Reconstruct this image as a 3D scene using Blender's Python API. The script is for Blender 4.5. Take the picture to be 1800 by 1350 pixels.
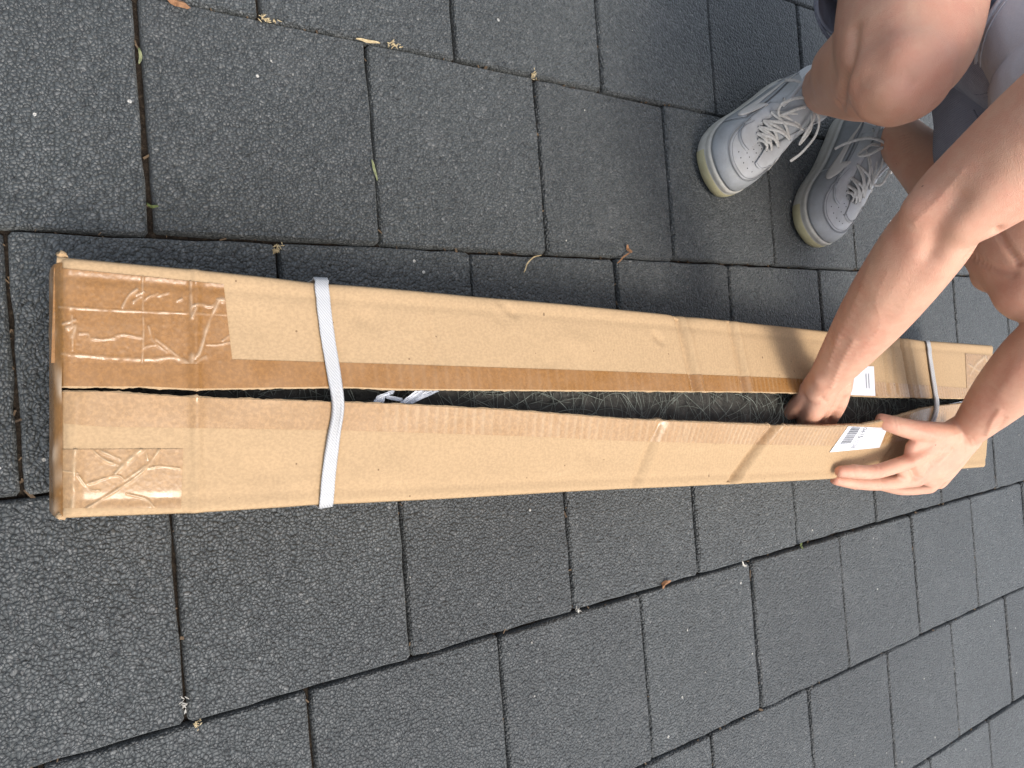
import bpy, bmesh, math, random
import numpy as np
from mathutils import Vector, Matrix, noise as mnoise

for o in list(bpy.data.objects):
    bpy.data.objects.remove(o, do_unlink=True)
scene = bpy.context.scene
COL = scene.collection
RND = random.Random(7)

# ------------------------------------------------------------------ camera
CAM = np.array([0.1853, -0.1075, 0.8150])
ROT = np.array([[0.07478091, 0.83537016, 0.54457736],
                [0.99716341, -0.05796535, -0.04801202],
                [-0.0085412, 0.546623, -0.83733526]])
FPX = 1276.6
cd = bpy.data.cameras.new('camera')
cam = bpy.data.objects.new('camera', cd); COL.objects.link(cam)
Rb = Matrix(((ROT[0][0], -ROT[1][0], -ROT[2][0]),
             (ROT[0][1], -ROT[1][1], -ROT[2][1]),
             (ROT[0][2], -ROT[1][2], -ROT[2][2])))
cam.matrix_world = Matrix.Translation(CAM) @ Rb.to_4x4()
cd.sensor_fit = 'HORIZONTAL'; cd.sensor_width = 36.0
cd.lens = FPX / 1800.0 * 36.0
cd.clip_start = 0.02; cd.clip_end = 400
scene.camera = cam

# ------------------------------------------------------------------ sky, sun, exposure
SUN = Vector((0.52, 0.05, 1.0)).normalized()
el = math.asin(SUN.z)
az = math.atan2(SUN.x, SUN.y)
world = bpy.data.worlds.new('World'); scene.world = world
world.use_nodes = True
wn = world.node_tree
bg = wn.nodes['Background']
sky = wn.nodes.new('ShaderNodeTexSky'); sky.sky_type = 'NISHITA'
sky.sun_disc = False; sky.sun_elevation = el; sky.sun_rotation = az
sky.air_density = 1.0; sky.dust_density = 3.0; sky.ozone_density = 1.0
hs = wn.nodes.new('ShaderNodeHueSaturation'); hs.inputs['Saturation'].default_value = .55   # hazy, pale sky
wn.links.new(sky.outputs[0], hs.inputs['Color']); wn.links.new(hs.outputs[0], bg.inputs[0]); bg.inputs[1].default_value = 0.15
sl = bpy.data.lights.new('sun', 'SUN'); sl.energy = 1.3; sl.angle = math.radians(21)
sl.color = (1.0, 0.94, 0.86)
so = bpy.data.objects.new('sun', sl); COL.objects.link(so)
so.rotation_euler = SUN.to_track_quat('Z', 'Y').to_euler()
so.location = SUN * 20
vs = scene.view_settings
vs.view_transform = 'Standard'; vs.look = 'None'; vs.gamma = 1.0
vs.use_curve_mapping = False; vs.exposure = 1.0

# ------------------------------------------------------------------ helpers
def ray(px, py):
    return ROT.T @ np.array([(px - 900) / FPX, (py - 675) / FPX, 1.0])
def at(px, py, z=0.0):
    d = ray(px, py); return CAM + d * ((z - CAM[2]) / d[2])
def dep(px, py, depth):
    return CAM + ray(px, py) * depth

def wloc(o):
    v = Vector((0, 0, 0))
    while o is not None:
        v += o.location; o = o.parent
    return v
def tag(o, label=None, cat=None, group=None, kind=None):
    if label: o['label'] = label
    if cat: o['category'] = cat
    if group: o['group'] = group
    if kind: o['kind'] = kind
    return o
def empty(name, loc):
    o = bpy.data.objects.new(name, None); COL.objects.link(o)
    o.location = loc; o.empty_display_size = 0.05
    return o
def obj(name, verts, faces, mat, parent=None, smooth=True, loc=None):
    verts = np.asarray([tuple(v) for v in verts], float)
    me = bpy.data.meshes.new(name)
    if parent is not None:
        base = np.array(wloc(parent))
    elif loc is not None:
        base = np.array(loc, float)
    else:
        base = np.array([verts[:, 0].mean(), verts[:, 1].mean(), verts[:, 2].min()])
    me.from_pydata([tuple(v) for v in (verts - base)], [], [tuple(f) for f in faces])
    me.materials.append(mat)
    if smooth:
        me.polygons.foreach_set('use_smooth', [True] * len(me.polygons))
    me.update()
    o = bpy.data.objects.new(name, me); COL.objects.link(o)
    if parent is not None: o.parent = parent
    else: o.location = base
    return o
def join(*parts):
    V = []; F = []
    for v, f in parts:
        n = len(V); V += [tuple(x) for x in v]; F += [tuple(i + n for i in q) for q in f]
    return V, F
def grid_faces(nu, nv, close_u=False, close_v=False):
    F = []
    for i in range(nu if close_u else nu - 1):
        for j in range(nv if close_v else nv - 1):
            a = i * nv + j; b = ((i + 1) % nu) * nv + j
            c = ((i + 1) % nu) * nv + (j + 1) % nv; d = i * nv + (j + 1) % nv
            F.append((a, b, c, d))
    return F
def cat(P, n, closed=False):
    """Catmull-Rom through rows of P, n samples per segment."""
    P = np.asarray(P, float); out = []; m = len(P)
    segs = m if closed else m - 1
    for i in range(segs):
        if closed: a, b, c, d = P[(i - 1) % m], P[i], P[(i + 1) % m], P[(i + 2) % m]
        else:
            b, c = P[i], P[i + 1]
            a = P[i - 1] if i > 0 else 2 * b - c
            d = P[i + 2] if i + 2 < m else 2 * c - b
        for k in range(n):
            t = k / n
            out.append(.5 * ((2 * b) + (c - a) * t + (2 * a - 5 * b + 4 * c - d) * t * t + (3 * b - a - 3 * c + d) * t ** 3))
    if not closed: out.append(P[-1])
    return np.array(out)
def loft(P, rad, up=(0, 0, 1), n=18, sub=5, caps=True, ease=True):
    """tapered tube: P points, rad [(a across, b along up)] -> closed shape."""
    P = np.asarray(P, float); rad = np.asarray([(r, r) if np.isscalar(r) else r for r in rad], float)
    Q = cat(np.hstack([P, rad]), sub)
    C = Q[:, :3]; Rr = np.maximum(Q[:, 3:], 1e-4)
    T = np.gradient(C, axis=0); T /= np.linalg.norm(T, axis=1)[:, None]
    up = np.asarray(up, float); V = []
    rings = []
    def ring(c, t, a, b):
        u = up - t * (up @ t)
        if np.linalg.norm(u) < 1e-3: u = np.array([1., 0, 0]) - t * t[0]
        u /= np.linalg.norm(u); s = np.cross(t, u)
        return [c + s * a * math.cos(2 * math.pi * k / n) + u * b * math.sin(2 * math.pi * k / n) for k in range(n)]
    if caps:
        for q in (0.25, .6, .88):
            r = math.sin(q * math.pi / 2) if False else math.sqrt(max(0, 1 - (1 - q) ** 2))
            rings.append(ring(C[0] - T[0] * min(Rr[0]) * (1 - q), T[0], Rr[0][0] * r, Rr[0][1] * r))
    for c, t, r in zip(C, T, Rr): rings.append(ring(c, t, r[0], r[1]))
    if caps:
        for q in (.88, .6, .25):
            r = math.sqrt(max(0, 1 - (1 - q) ** 2))
            rings.append(ring(C[-1] + T[-1] * min(Rr[-1]) * (1 - q), T[-1], Rr[-1][0] * r, Rr[-1][1] * r))
    for r in rings: V += r
    F = grid_faces(len(rings), n, close_v=True)
    if caps:
        F.append(tuple(range(n))[::-1]); m = (len(rings) - 1) * n; F.append(tuple(range(m, m + n)))
        F = [tuple(reversed(f)) for f in F]
    return V, F
def tube(P, r, n=6, sub=1, up=(0, 0, 1), flat=1.0):
    P = np.asarray(P, float)
    return loft(P, [(r, r * flat)] * len(P), up=up, n=n, sub=sub, caps=False) if sub >= 1 else None
def ellipsoid(c, r, n=16, m=10, rotm=None):
    V = []; F = []
    for i in range(m + 1):
        th = math.pi * i / m
        for k in range(n):
            ph = 2 * math.pi * k / n
            p = np.array([r[0] * math.sin(th) * math.cos(ph), r[1] * math.sin(th) * math.sin(ph), r[2] * math.cos(th)])
            if rotm is not None: p = rotm @ p
            V.append(np.array(c) + p)
    return V, [tuple(reversed(f)) for f in grid_faces(m + 1, n, close_v=True)]
def box(x0, x1, y0, y1, z0, z1):
    V = [(x0, y0, z0), (x1, y0, z0), (x1, y1, z0), (x0, y1, z0), (x0, y0, z1), (x1, y0, z1), (x1, y1, z1), (x0, y1, z1)]
    return V, [(3, 2, 1, 0), (4, 5, 6, 7), (0, 1, 5, 4), (1, 2, 6, 5), (2, 3, 7, 6), (3, 0, 4, 7)]
def remesh(o, vox, smooth=0, fine=None):
    def bake():
        dg = bpy.context.evaluated_depsgraph_get(); dg.update()
        me = bpy.data.meshes.new_from_object(o.evaluated_get(dg))
        o.modifiers.clear(); old = o.data; o.data = me; bpy.data.meshes.remove(old)
    m = o.modifiers.new('r', 'REMESH'); m.mode = 'VOXEL'; m.voxel_size = vox; m.use_smooth_shade = True
    bake()
    s = o.modifiers.new('s', 'SMOOTH'); s.iterations = 6; s.factor = .5
    bake()
    if smooth:
        n = len(o.data.vertices); co = np.empty(n * 3); o.data.vertices.foreach_get('co', co); co = co.reshape(-1, 3) + np.array(wloc(o))
        w = fine(co); vg = o.vertex_groups.new(name='soft')
        for lv in range(1, 11):
            idx = np.nonzero((w > (lv - .5) / 10) & (w <= (lv + .5) / 10))[0]
            if len(idx): vg.add(idx.tolist(), lv / 10, 'REPLACE')
        s = o.modifiers.new('s', 'SMOOTH'); s.iterations = smooth; s.factor = .5; s.vertex_group = 'soft'
        bake()
    o.data.polygons.foreach_set('use_smooth', [True] * len(o.data.polygons))
def solid(o, th, off=-1):
    m = o.modifiers.new('solid', 'SOLIDIFY'); m.thickness = th; m.offset = off
def interp(pts, x):
    xs = [p[0] for p in pts]; ys = [p[1] for p in pts]
    return float(np.interp(x, xs, ys))
def vcol(o, name, vals):
    at_ = o.data.attributes.new(name, 'FLOAT', 'POINT')
    at_.data.foreach_set('value', [float(v) for v in vals])

# ------------------------------------------------------------------ materials
def M(name, base, rough=.6, spec=.4, **kw):
    m = bpy.data.materials.new(name); m.use_nodes = True
    b = m.node_tree.nodes['Principled BSDF']
    b.inputs['Base Color'].default_value = (*base, 1); b.inputs['Roughness'].default_value = rough
    b.inputs['Specular IOR Level'].default_value = spec
    for k, v in kw.items(): b.inputs[k].default_value = v
    return m
class NT:
    def __init__(s, m): s.t = m.node_tree; s.b = s.t.nodes['Principled BSDF']
    def n(s, typ, **kw):
        nd = s.t.nodes.new('ShaderNode' + typ)
        for k, v in kw.items():
            if k.startswith('i_'):
                key = k[2:]; key = int(key) if key.isdigit() else key.replace('_', ' ')
                nd.inputs[key].default_value = v
            else: setattr(nd, k, v)
        return nd
    def l(s, a, b): s.t.links.new(a, b)
    def pos(s): return s.n('NewGeometry').outputs['Position']
    def mul(s, vec, v):
        nd = s.n('VectorMath', operation='MULTIPLY'); nd.inputs[1].default_value = v; s.l(vec, nd.inputs[0]); return nd.outputs[0]
    def math(s, op, a, b=None, c=None):
        nd = s.n('Math', operation=op)
        for i, x in enumerate((a, b, c)):
            if x is None: continue
            if hasattr(x, 'links'): s.l(x, nd.inputs[i])
            else: nd.inputs[i].default_value = x
        return nd.outputs[0]
    def noise(s, vec, scale, detail=3, rough=.55):
        nd = s.n('TexNoise', i_Scale=scale, i_Detail=detail, i_Roughness=rough); s.l(vec, nd.inputs['Vector']); return nd.outputs[0]
    def vor(s, vec, scale, feature='F1', out='Distance', rnd=1.0):
        nd = s.n('TexVoronoi', feature=feature, i_Scale=scale, i_Randomness=rnd); s.l(vec, nd.inputs['Vector']); return nd.outputs[out]
    def ramp(s, fac, stops):
        nd = s.n('ValToRGB'); s.l(fac, nd.inputs[0]); e = nd.color_ramp.elements
        while len(e) < len(stops): e.new(.5)
        for x, (p, c) in zip(e, stops):
            x.position = p; x.color = (*c, 1) if len(c) == 3 else c
        return nd.outputs[0]
    def mix(s, fac, a, b, mode='MIX'):
        nd = s.n('Mix', data_type='RGBA', blend_type=mode)
        for i, x in ((0, fac), (6, a), (7, b)):
            if hasattr(x, 'links'): s.l(x, nd.inputs[i])
            else: nd.inputs[i].default_value = x if i == 0 else (*x, 1)
        return nd.outputs[2]
    def maprange(s, v, a, b, c=0, d=1):
        nd = s.n('MapRange', i_1=a, i_2=b, i_3=c, i_4=d); s.l(v, nd.inputs[0]); return nd.outputs[0]
    def bump(s, h, dist, strength=1, prev=None):
        nd = s.n('Bump', i_Strength=strength, i_Distance=dist); s.l(h, nd.inputs['Height'])
        if prev is not None: s.l(prev, nd.inputs['Normal'])
        return nd.outputs[0]
    def out(s, color=None, rough=None, normal=None):
        if color is not None: s.l(color, s.b.inputs['Base Color'])
        if rough is not None: s.l(rough, s.b.inputs['Roughness'])
        if normal is not None: s.l(normal, s.b.inputs['Normal'])

def mat_paver(name='paver_granulate', brick=False):
    m = M(name, (.07, .075, .08), .62, .5); t = NT(m)
    p = t.pos()
    wob = t.n('VectorMath', operation='MULTIPLY_ADD')
    nz = t.n('TexNoise', i_Scale=90, i_Detail=1); t.l(p, nz.inputs['Vector'])
    t.l(nz.outputs['Color'], wob.inputs[0]); wob.inputs[1].default_value = (.006, .006, .006); t.l(p, wob.inputs[2])
    q = wob.outputs[0]
    f1 = t.vor(q, 275); cellcol = t.vor(q, 275, out='Color')
    f2 = t.vor(q, 480)
    edge = t.vor(q, 275, feature='DISTANCE_TO_EDGE')
    sep = t.n('SeparateColor'); t.l(cellcol, sep.inputs[0])
    grain = t.ramp(sep.outputs[0], [(0, (.024, .028, .027)), (.5, (.043, .048, .047)), (.93, (.062, .067, .0655)), (1, (.098, .100, .095))])
    big = t.noise(p, 3.2, 4)
    tone = t.maprange(big, .3, .7, .80, 1.20)
    oi = t.n('ObjectInfo'); tone2 = t.maprange(oi.outputs['Random'], 0, 1, .84, 1.16)
    tt = t.math('MULTIPLY', tone, tone2)
    binder_shade = t.maprange(t.math('ADD', edge, t.math('MULTIPLY', sep.outputs[1], .09)), .02, .20, .10, 1.0)  # dark binder between grains, with crevice shade painted into the colour
    tt2 = t.math('MULTIPLY', tt, binder_shade)
    sc = t.n('VectorMath', operation='SCALE'); t.l(grain, sc.inputs[0]); t.l(tt2, sc.inputs['Scale'])
    # rare pale chips
    chipc = t.vor(p, 85, out='Color'); sp2 = t.n('SeparateColor'); t.l(chipc, sp2.inputs[0])
    chipd = t.vor(p, 85)
    isch = t.math('MULTIPLY', t.math('GREATER_THAN', sp2.outputs[1], .986), t.math('LESS_THAN', chipd, .17))
    colr2 = t.mix(t.math('MULTIPLY', isch, t.maprange(sp2.outputs[2], 0, 1, .1, .9)), sc.outputs[0], (.50, .48, .43))
    # faint dusty bloom
    dust = t.maprange(t.noise(p, 11, 5, .65), .56, .78, 0, .22)
    colr3 = t.mix(dust, colr2, (.17, .17, .165))
    dome = t.math('SUBTRACT', 1.0, t.math('MULTIPLY', t.math('MULTIPLY', f1, f1), 1.9))
    h = t.math('ADD', dome, t.math('MULTIPLY', sep.outputs[1], .85))
    h = t.math('ADD', h, t.math('MULTIPLY', f2, -.22))
    h = t.math('ADD', h, t.math('MULTIPLY', t.noise(p, 520, 3), .35))
    nrm = t.bump(h, .0018, .9)
    t.out(colr3, t.maprange(sep.outputs[2], 0, 1, .44, .66), nrm)
    t.b.inputs['Specular IOR Level'].default_value = .66
    t.b.inputs['Sheen Weight'].default_value = .14; t.b.inputs['Sheen Roughness'].default_value = .45   # dry dust on the grains
    t.b.inputs['Sheen Tint'].default_value = (.93, .97, .95, 1)
    if brick:
        br = t.n('TexBrick', i_Scale=1.0, offset=.5)
        mp = t.n('Mapping'); mp.inputs['Rotation'].default_value = (0, 0, -math.pi / 2)
        t.l(p, mp.inputs[0]); t.l(mp.outputs[0], br.inputs['Vector'])
        br.inputs['Brick Width'].default_value = .25; br.inputs['Row Height'].default_value = .25
        br.inputs['Mortar Size'].default_value = .004; br.inputs['Mortar Smooth'].default_value = .1
        t.out(t.mix(br.outputs['Fac'], colr3, (.02, .018, .016)))
    return m
def mat_soil():
    m = M('joint_soil', (.02, .016, .013), .95, .1); t = NT(m); p = t.pos()
    c = t.ramp(t.noise(p, 160, 5, .7), [(.3, (.009, .007, .006)), (.55, (.026, .020, .015)), (.75, (.075, .058, .04))])
    t.out(c, None, t.bump(t.noise(p, 400, 4), .002)); return m
def mat_carton(name='kraft_card', base=(.405, .275, .152)):
    m = M(name, base, .78, .22); t = NT(m); p = t.pos()
    fib = t.noise(t.mul(p, (430, 300, 430)), 1.0, 2, .6)
    cl = t.noise(p, 9, 4, .6)
    c = t.mix(t.maprange(fib, .38, .62, 0, .5), tuple(x * 1.06 for x in base), tuple(x * .76 for x in base))
    c = t.mix(t.maprange(cl, .35, .7, 0, .16), c, tuple(min(1, x * 1.12) for x in base))
    # flecks in the recycled paper
    fc = t.vor(p, 130, out='Color'); sp = t.n('SeparateColor'); t.l(fc, sp.inputs[0])
    fl = t.math('MULTIPLY', t.math('GREATER_THAN', sp.outputs[0], .955), t.math('LESS_THAN', t.vor(p, 130), .13))
    c = t.mix(t.math('MULTIPLY', fl, .75), c, (.12, .07, .035))
    fc3 = t.vor(p, 38, out='Color'); sp3 = t.n('SeparateColor'); t.l(fc3, sp3.inputs[0])
    fl3 = t.math('MULTIPLY', t.math('GREATER_THAN', sp3.outputs[1], .94), t.math('LESS_THAN', t.vor(t.mul(p, (1, 1.6, 1)), 38), .075))
    c = t.mix(t.math('MULTIPLY', fl3, .7), c, (.10, .06, .035))
    # scuffs
    sc = t.maprange(t.noise(t.mul(p, (30, 5, 30)), 1.0, 5, .7), .62, .8, 0, .2)
    c = t.mix(sc, c, (.58, .43, .26))
    wv = t.n('TexWave', wave_type='BANDS', bands_direction='Y', i_Scale=62, i_Distortion=.6, i_Detail=1); t.l(p, wv.inputs['Vector'])
    h = t.math('ADD', t.math('MULTIPLY', wv.outputs['Fac'], .24), t.math('MULTIPLY', t.noise(p, 26, 4), 2.2))
    h = t.math('ADD', h, t.math('MULTIPLY', fib, .28))
    t.out(c, t.maprange(cl, .3, .7, .7, .86), t.bump(h, .0009, .6)); return m
def mat_edge():
    m = M('card_edge', (.42, .29, .17), .9, .1); t = NT(m); p = t.pos()
    c = t.ramp(t.noise(t.mul(p, (300, 220, 600)), 1.0, 3, .7), [(.3, (.15, .10, .06)), (.48, (.40, .29, .175)), (.7, (.58, .46, .32))])
    t.out(c, None, t.bump(t.noise(p, 500, 3), .001)); return m
def mat_tape(name, base, pale):
    m = M(name, base, .3, .5); t = NT(m); p = t.pos()
    at_ = t.n('Attribute', attribute_name='lift')
    speck = t.noise(p, 290, 3, .65)
    c = t.mix(t.maprange(speck, .42, .64, 0, .62), base, tuple(min(1, x * 1.45) for x in base))
    c = t.mix(t.maprange(t.noise(p, 30, 3), .4, .75, 0, .08), c, pale)
    c = t.mix(at_.outputs['Fac'], c, pale)
    r = t.maprange(t.noise(p, 45, 3), .3, .7, .2, .42)
    b = t.bump(t.noise(p, 160, 3), .0006, .35)
    t.out(c, r, b); return m
def mat_strap():
    m = M('woven_strap', (.74, .74, .73), .55, .4); t = NT(m); p = t.pos()
    mp = t.n('Mapping'); mp.inputs['Rotation'].default_value = (0, 0, .95); t.l(p, mp.inputs[0])
    wv = t.n('TexWave', wave_type='BANDS', bands_direction='X', i_Scale=150, i_Distortion=.5); t.l(mp.outputs[0], wv.inputs['Vector'])
    c = t.mix(wv.outputs['Fac'], (.35, .35, .35), (.50, .50, .495))
    c = t.mix(t.maprange(t.noise(p, 60, 4), .5, .75, 0, .3), c, (.40, .385, .355))
    t.out(c, None, t.bump(wv.outputs['Fac'], .0003, .5)); return m
def mat_skin():
    m = M('skin', (.52, .30, .20), .48, .42); t = NT(m); p = t.pos()
    a = t.noise(p, 17, 5, .65); b = t.noise(p, 75, 4, .65)
    c = t.mix(t.maprange(a, .35, .68, 0, 1), (.59, .332, .222), (.565, .270, .180))
    c = t.mix(t.maprange(b, .45, .75, 0, .5), c, (.62, .38, .262))
    at_ = t.n('Attribute', attribute_name='ruddy')
    c = t.mix(t.math('MULTIPLY', at_.outputs['Fac'], .75), c, (.53, .205, .135))
    fc = t.vor(p, 40, out='Color'); sp = t.n('SeparateColor'); t.l(fc, sp.inputs[0])
    mole = t.math('MULTIPLY', t.math('GREATER_THAN', sp.outputs[0], .93), t.math('LESS_THAN', t.vor(p, 40), .05))
    c = t.mix(t.math('MULTIPLY', mole, .75), c, (.17, .075, .045))
    por = t.vor(p, 900)
    h = t.math('ADD', t.math('MULTIPLY', por, .5), t.math('MULTIPLY', t.noise(t.mul(p, (1, 1, 1)), 120, 4), .9))
    t.out(c, t.maprange(b, .3, .7, .42, .56), t.bump(h, .0014, .5))
    t.b.inputs['Subsurface Weight'].default_value = .12
    t.b.inputs['Subsurface Scale'].default_value = .02
    t.b.inputs['Subsurface Radius'].default_value = (1, .35, .2)
    return m
def mat_leather(name, base, dirt=.35):
    m = M(name, base, .5, .4); t = NT(m); p = t.pos()
    d = t.maprange(t.noise(p, 30, 6, .72), .38, .72, 0, dirt)
    c = t.mix(d, base, tuple(x * f for x, f in zip(base, (.62, .58, .5))))
    h = t.math('ADD', t.vor(p, 700), t.math('MULTIPLY', t.noise(p, 50, 3), 1.6))
    t.out(c, None, t.bump(h, .0006, .4)); return m
def mat_denim():
    m = M('denim', (.10, .115, .165), .85, .15); t = NT(m); p = t.pos()
    wv = t.n('TexWave', wave_type='BANDS', bands_direction='DIAGONAL', i_Scale=260, i_Distortion=1); t.l(p, wv.inputs['Vector'])
    c = t.mix(wv.outputs['Fac'], (.20, .215, .265), (.34, .365, .44))
    c = t.mix(t.maprange(t.noise(p, 22, 4, .65), .45, .72, 0, .5), c, (.40, .43, .50))
    h = t.math('ADD', wv.outputs['Fac'], t.math('MULTIPLY', t.noise(p, 28, 4), 6))
    t.out(c, None, t.bump(h, .0012, .7)); return m
def mat_tee():
    m = M('tee_cotton', (.30, .315, .35), .9, .1); t = NT(m); p = t.pos()
    c = t.mix(t.maprange(t.noise(p, 500, 2), .3, .7, 0, .3), (.45, .47, .51), (.34, .36, .40))
    h = t.math('ADD', t.math('MULTIPLY', t.noise(p, 600, 2), .2), t.math('MULTIPLY', t.noise(p, 12, 3), 5))
    t.out(c, None, t.bump(h, .0022, .7)); return m
def mat_net():
    m = M('dark_netting', (.02, .026, .02), .7, .3); t = NT(m); p = t.pos()
    c = t.ramp(t.noise(p, 60, 4), [(.3, (.036, .034, .029)), (.6, (.070, .066, .056)), (.8, (.11, .10, .085))])
    t.out(c, None, t.bump(t.noise(p, 120, 4), .004)); return m
def mat_noise(name, a, b, scale=80, rough=.8, bump=.001):
    m = M(name, a, rough, .25); t = NT(m); p = t.pos()
    nz = t.noise(p, scale, 4, .6)
    t.out(t.mix(t.maprange(nz, .35, .68), a, b), None, t.bump(nz, bump, .6)); return m
def mat_film():
    m = M('clear_film', (.82, .85, .90), .18, .6); b = m.node_tree.nodes['Principled BSDF']
    t = NT(m); p = t.pos()
    t.out(None, None, t.bump(t.noise(t.mul(p, (60, 20, 60)), 1.5, 3), .003, .6))
    b.inputs['Alpha'].default_value = .85; return m

MAT = dict(paver=mat_paver(), outer=mat_paver('paver_far', True), soil=mat_soil(), card=mat_carton(), edge=mat_edge(),
           tape=mat_tape('brown_tape', (.225, .107, .031), (.56, .42, .285)),
           tape_gloss=mat_tape('pale_gloss_tape', (.305, .182, .085), (.53, .405, .255)),  # same brown tape, sky gloss painted in as a paler base
           strap=mat_strap(), skin=mat_skin(), leather=mat_leather('shoe_leather', (.40, .405, .41), .5),
           leather2=mat_leather('shoe_leather_grey', (.285, .295, .30), .5),
           sole=mat_leather('sole_rubber', (.44, .425, .38), .6), gum=mat_leather('toe_rubber', (.40, .365, .22), .5),
           lace=mat_noise('lace_cotton', (.50, .485, .45), (.36, .345, .315), 240),
           emblem=mat_leather('emblem_leather', (.60, .56, .51), .25),
           denim=mat_denim(), seam=mat_noise('denim_thread', (.22, .24, .29), (.12, .13, .17), 200),
           tee=mat_tee(), net=mat_net(), thread=mat_noise('net_thread', (.27, .29, .25), (.13, .14, .12), 90),
           film=mat_film(), paper=mat_noise('label_paper', (.64, .65, .67), (.58, .59, .61), 60, .5, .0004),
           ink=M('print_ink', (.035, .04, .05), .6), greyink=M('grey_ink', (.28, .29, .32), .6),
           stitch=M('stitch_thread', (.17, .175, .18), .8), hole=M('dark_hole', (.03, .03, .03), .9), sock=mat_noise('sock_cotton', (.74, .74, .75), (.6, .6, .62), 300),
           hair=mat_noise('hair', (.03, .018, .010), (.07, .042, .022), 120, .5),
           eye=M('eye_white', (.75, .74, .72), .2), iris=M('iris', (.06, .035, .02), .2), lip=M('lip', (.42, .17, .13), .45),
           nail=mat_noise('nail', (.60, .38, .30), (.64, .43, .35), 60, .3, .0002),
           straw=mat_noise('straw', (.55, .45, .27), (.35, .26, .14), 200), leaf=mat_noise('dry_leaf', (.20, .10, .05), (.32, .17, .085), 150),
           grass=mat_noise('green_blade', (.13, .15, .07), (.24, .25, .14), 150), moss=mat_noise('moss', (.05, .07, .02), (.12, .14, .05), 300),
           grit=mat_noise('pale_grit', (.58, .56, .50), (.36, .34, .30), 200))

# ------------------------------------------------------------------ pavement
T = 0.25
X0, X1, Y0, Y1 = -6, 9, -3, 14          # tile rows / columns built one by one
far = 40.0
gx0, gx1, gy0, gy1 = X0 * T, X1 * T, Y0 * T, Y1 * T
Vg = [(-far, -far, 0), (far, -far, 0), (far, far, 0), (-far, far, 0), (gx0, gy0, 0), (gx1, gy0, 0), (gx1, gy1, 0), (gx0, gy1, 0)]
o = obj('ground', [(x, y, -.004) for x, y, z in Vg], [(0, 1, 5, 4), (1, 2, 6, 5), (2, 3, 7, 6), (3, 0, 4, 7)], MAT['outer'], smooth=False, loc=(0, 0, -.004))
tag(o, kind='structure')
pave = obj('pavement', [(gx0 - .2, gy0 - .2, -.013), (gx1 + .2, gy0 - .2, -.013), (gx1 + .2, gy1 + .2, -.013), (gx0 - .2, gy1 + .2, -.013)],
           [(0, 1, 2, 3)], MAT['soil'], smooth=False, loc=(0, 0, -.013))
tag(pave, kind='structure')
def slab_mesh(seed, w=T, d=T):
    rr = random.Random(seed); ring = []
    g = .0014
    hw, hd = w / 2 - g, d / 2 - g
    c = .0035
    def side(a, b, n):
        for k in range(n):
            t = k / n; yield a[0] + (b[0] - a[0]) * t, a[1] + (b[1] - a[1]) * t
    cs = [(-hw + c, -hd), (hw - c, -hd), (hw, -hd + c), (hw, hd - c), (hw - c, hd), (-hw + c, hd), (-hw, hd - c), (-hw, -hd + c)]
    for i in range(8):
        ring += list(side(cs[i], cs[(i + 1) % 8], 9 if i % 2 == 0 else 1))
    n = len(ring); V = []
    jit = [(rr.gauss(0, .0006), rr.gauss(0, .0006), abs(rr.gauss(0, .0012))) for _ in ring]
    for (x, y), j in zip(ring, jit):
        k = .978 - j[2] * 4; V.append((x * k, y * k, 0))
    for (x, y), j in zip(ring, jit): V.append(((x + j[0]) * .993, (y + j[1]) * .993, -.0018 - j[2]))
    for (x, y), j in zip(ring, jit): V.append((x + j[0], y + j[1], -.0065))
    for (x, y), j in zip(ring, jit): V.append((x + j[0], y + j[1], -.03))
    F = [tuple(range(n))]
    for r in range(3):
        for k in range(n):
            a = r * n + k; b = r * n + (k + 1) % n
            F.append((a, a + n, b + n, b))
    me = bpy.data.meshes.new('paving_slab'); me.from_pydata(V, [], F); me.materials.append(MAT['paver'])
    me.polygons.foreach_set('use_smooth', [i > 0 for i in range(len(F))]); me.update()
    return me
slabs = [slab_mesh(100 + i) for i in range(10)]
halves = [slab_mesh(200 + i, T, T / 2) for i in range(2)]
rs = random.Random(3)
for i in range(X0, X1):
    off = 0 if i % 2 else .5
    ys = [k + off for k in range(Y0, Y1)]
    pieces = [(y, 1.0) for y in ys if y + 1 <= Y1]
    if off: pieces.append((Y0, .5)); pieces.append((Y1 - .5, .5))
    for y, ln in pieces:
        me = rs.choice(slabs) if ln == 1 else rs.choice(halves)
        s = bpy.data.objects.new('paving_slab', me); COL.objects.link(s); s.parent = pave
        s.location = ((i + .5) * T + rs.gauss(0, .0007), (y + ln / 2) * T + rs.gauss(0, .0009), .013 + rs.gauss(0, .0007))
        rot = rs.choice((0, 1, 2, 3)) * math.pi / 2 if ln == 1 else rs.choice((0, 2)) * math.pi / 2
        s.rotation_euler = (rs.gauss(0, .0035), rs.gauss(0, .0035), rot + rs.gauss(0, .002))

# ------------------------------------------------------------------ carton
H = 0.1375
def path_y(px, zf=None):
    pts = []
    for q in px:
        w = at(*q, H)
        for _ in range(5):
            w = at(*q, H if zf is None else zf(w[1]))
        pts.append((w[1], w[0]))
    return sorted(pts)
LIFT = [(-.12, 0), (.15, .004), (.4, .011), (.65, .019), (.85, .029), (1.0, .034), (1.1, .027), (1.2, .013), (1.3, .006), (1.42, .002)]
lift = lambda y: interp(LIFT, y)
XLp = path_y([(103, 450), (340, 472), (560, 495), (800, 516), (1000, 534), (1200, 554), (1450, 581), (1640, 599), (1748, 607)])
XRp = path_y([(100, 912), (340, 903), (560, 889), (800, 877), (1000, 865), (1200, 856), (1460, 843), (1600, 832), (1735, 821)])
ILp = path_y([(92, 681), (180, 682), (260, 682), (340, 686), (590, 682), (700, 686), (1000, 688), (1300, 690), (1400, 692), (1540, 699), (1745, 702)])
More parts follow.
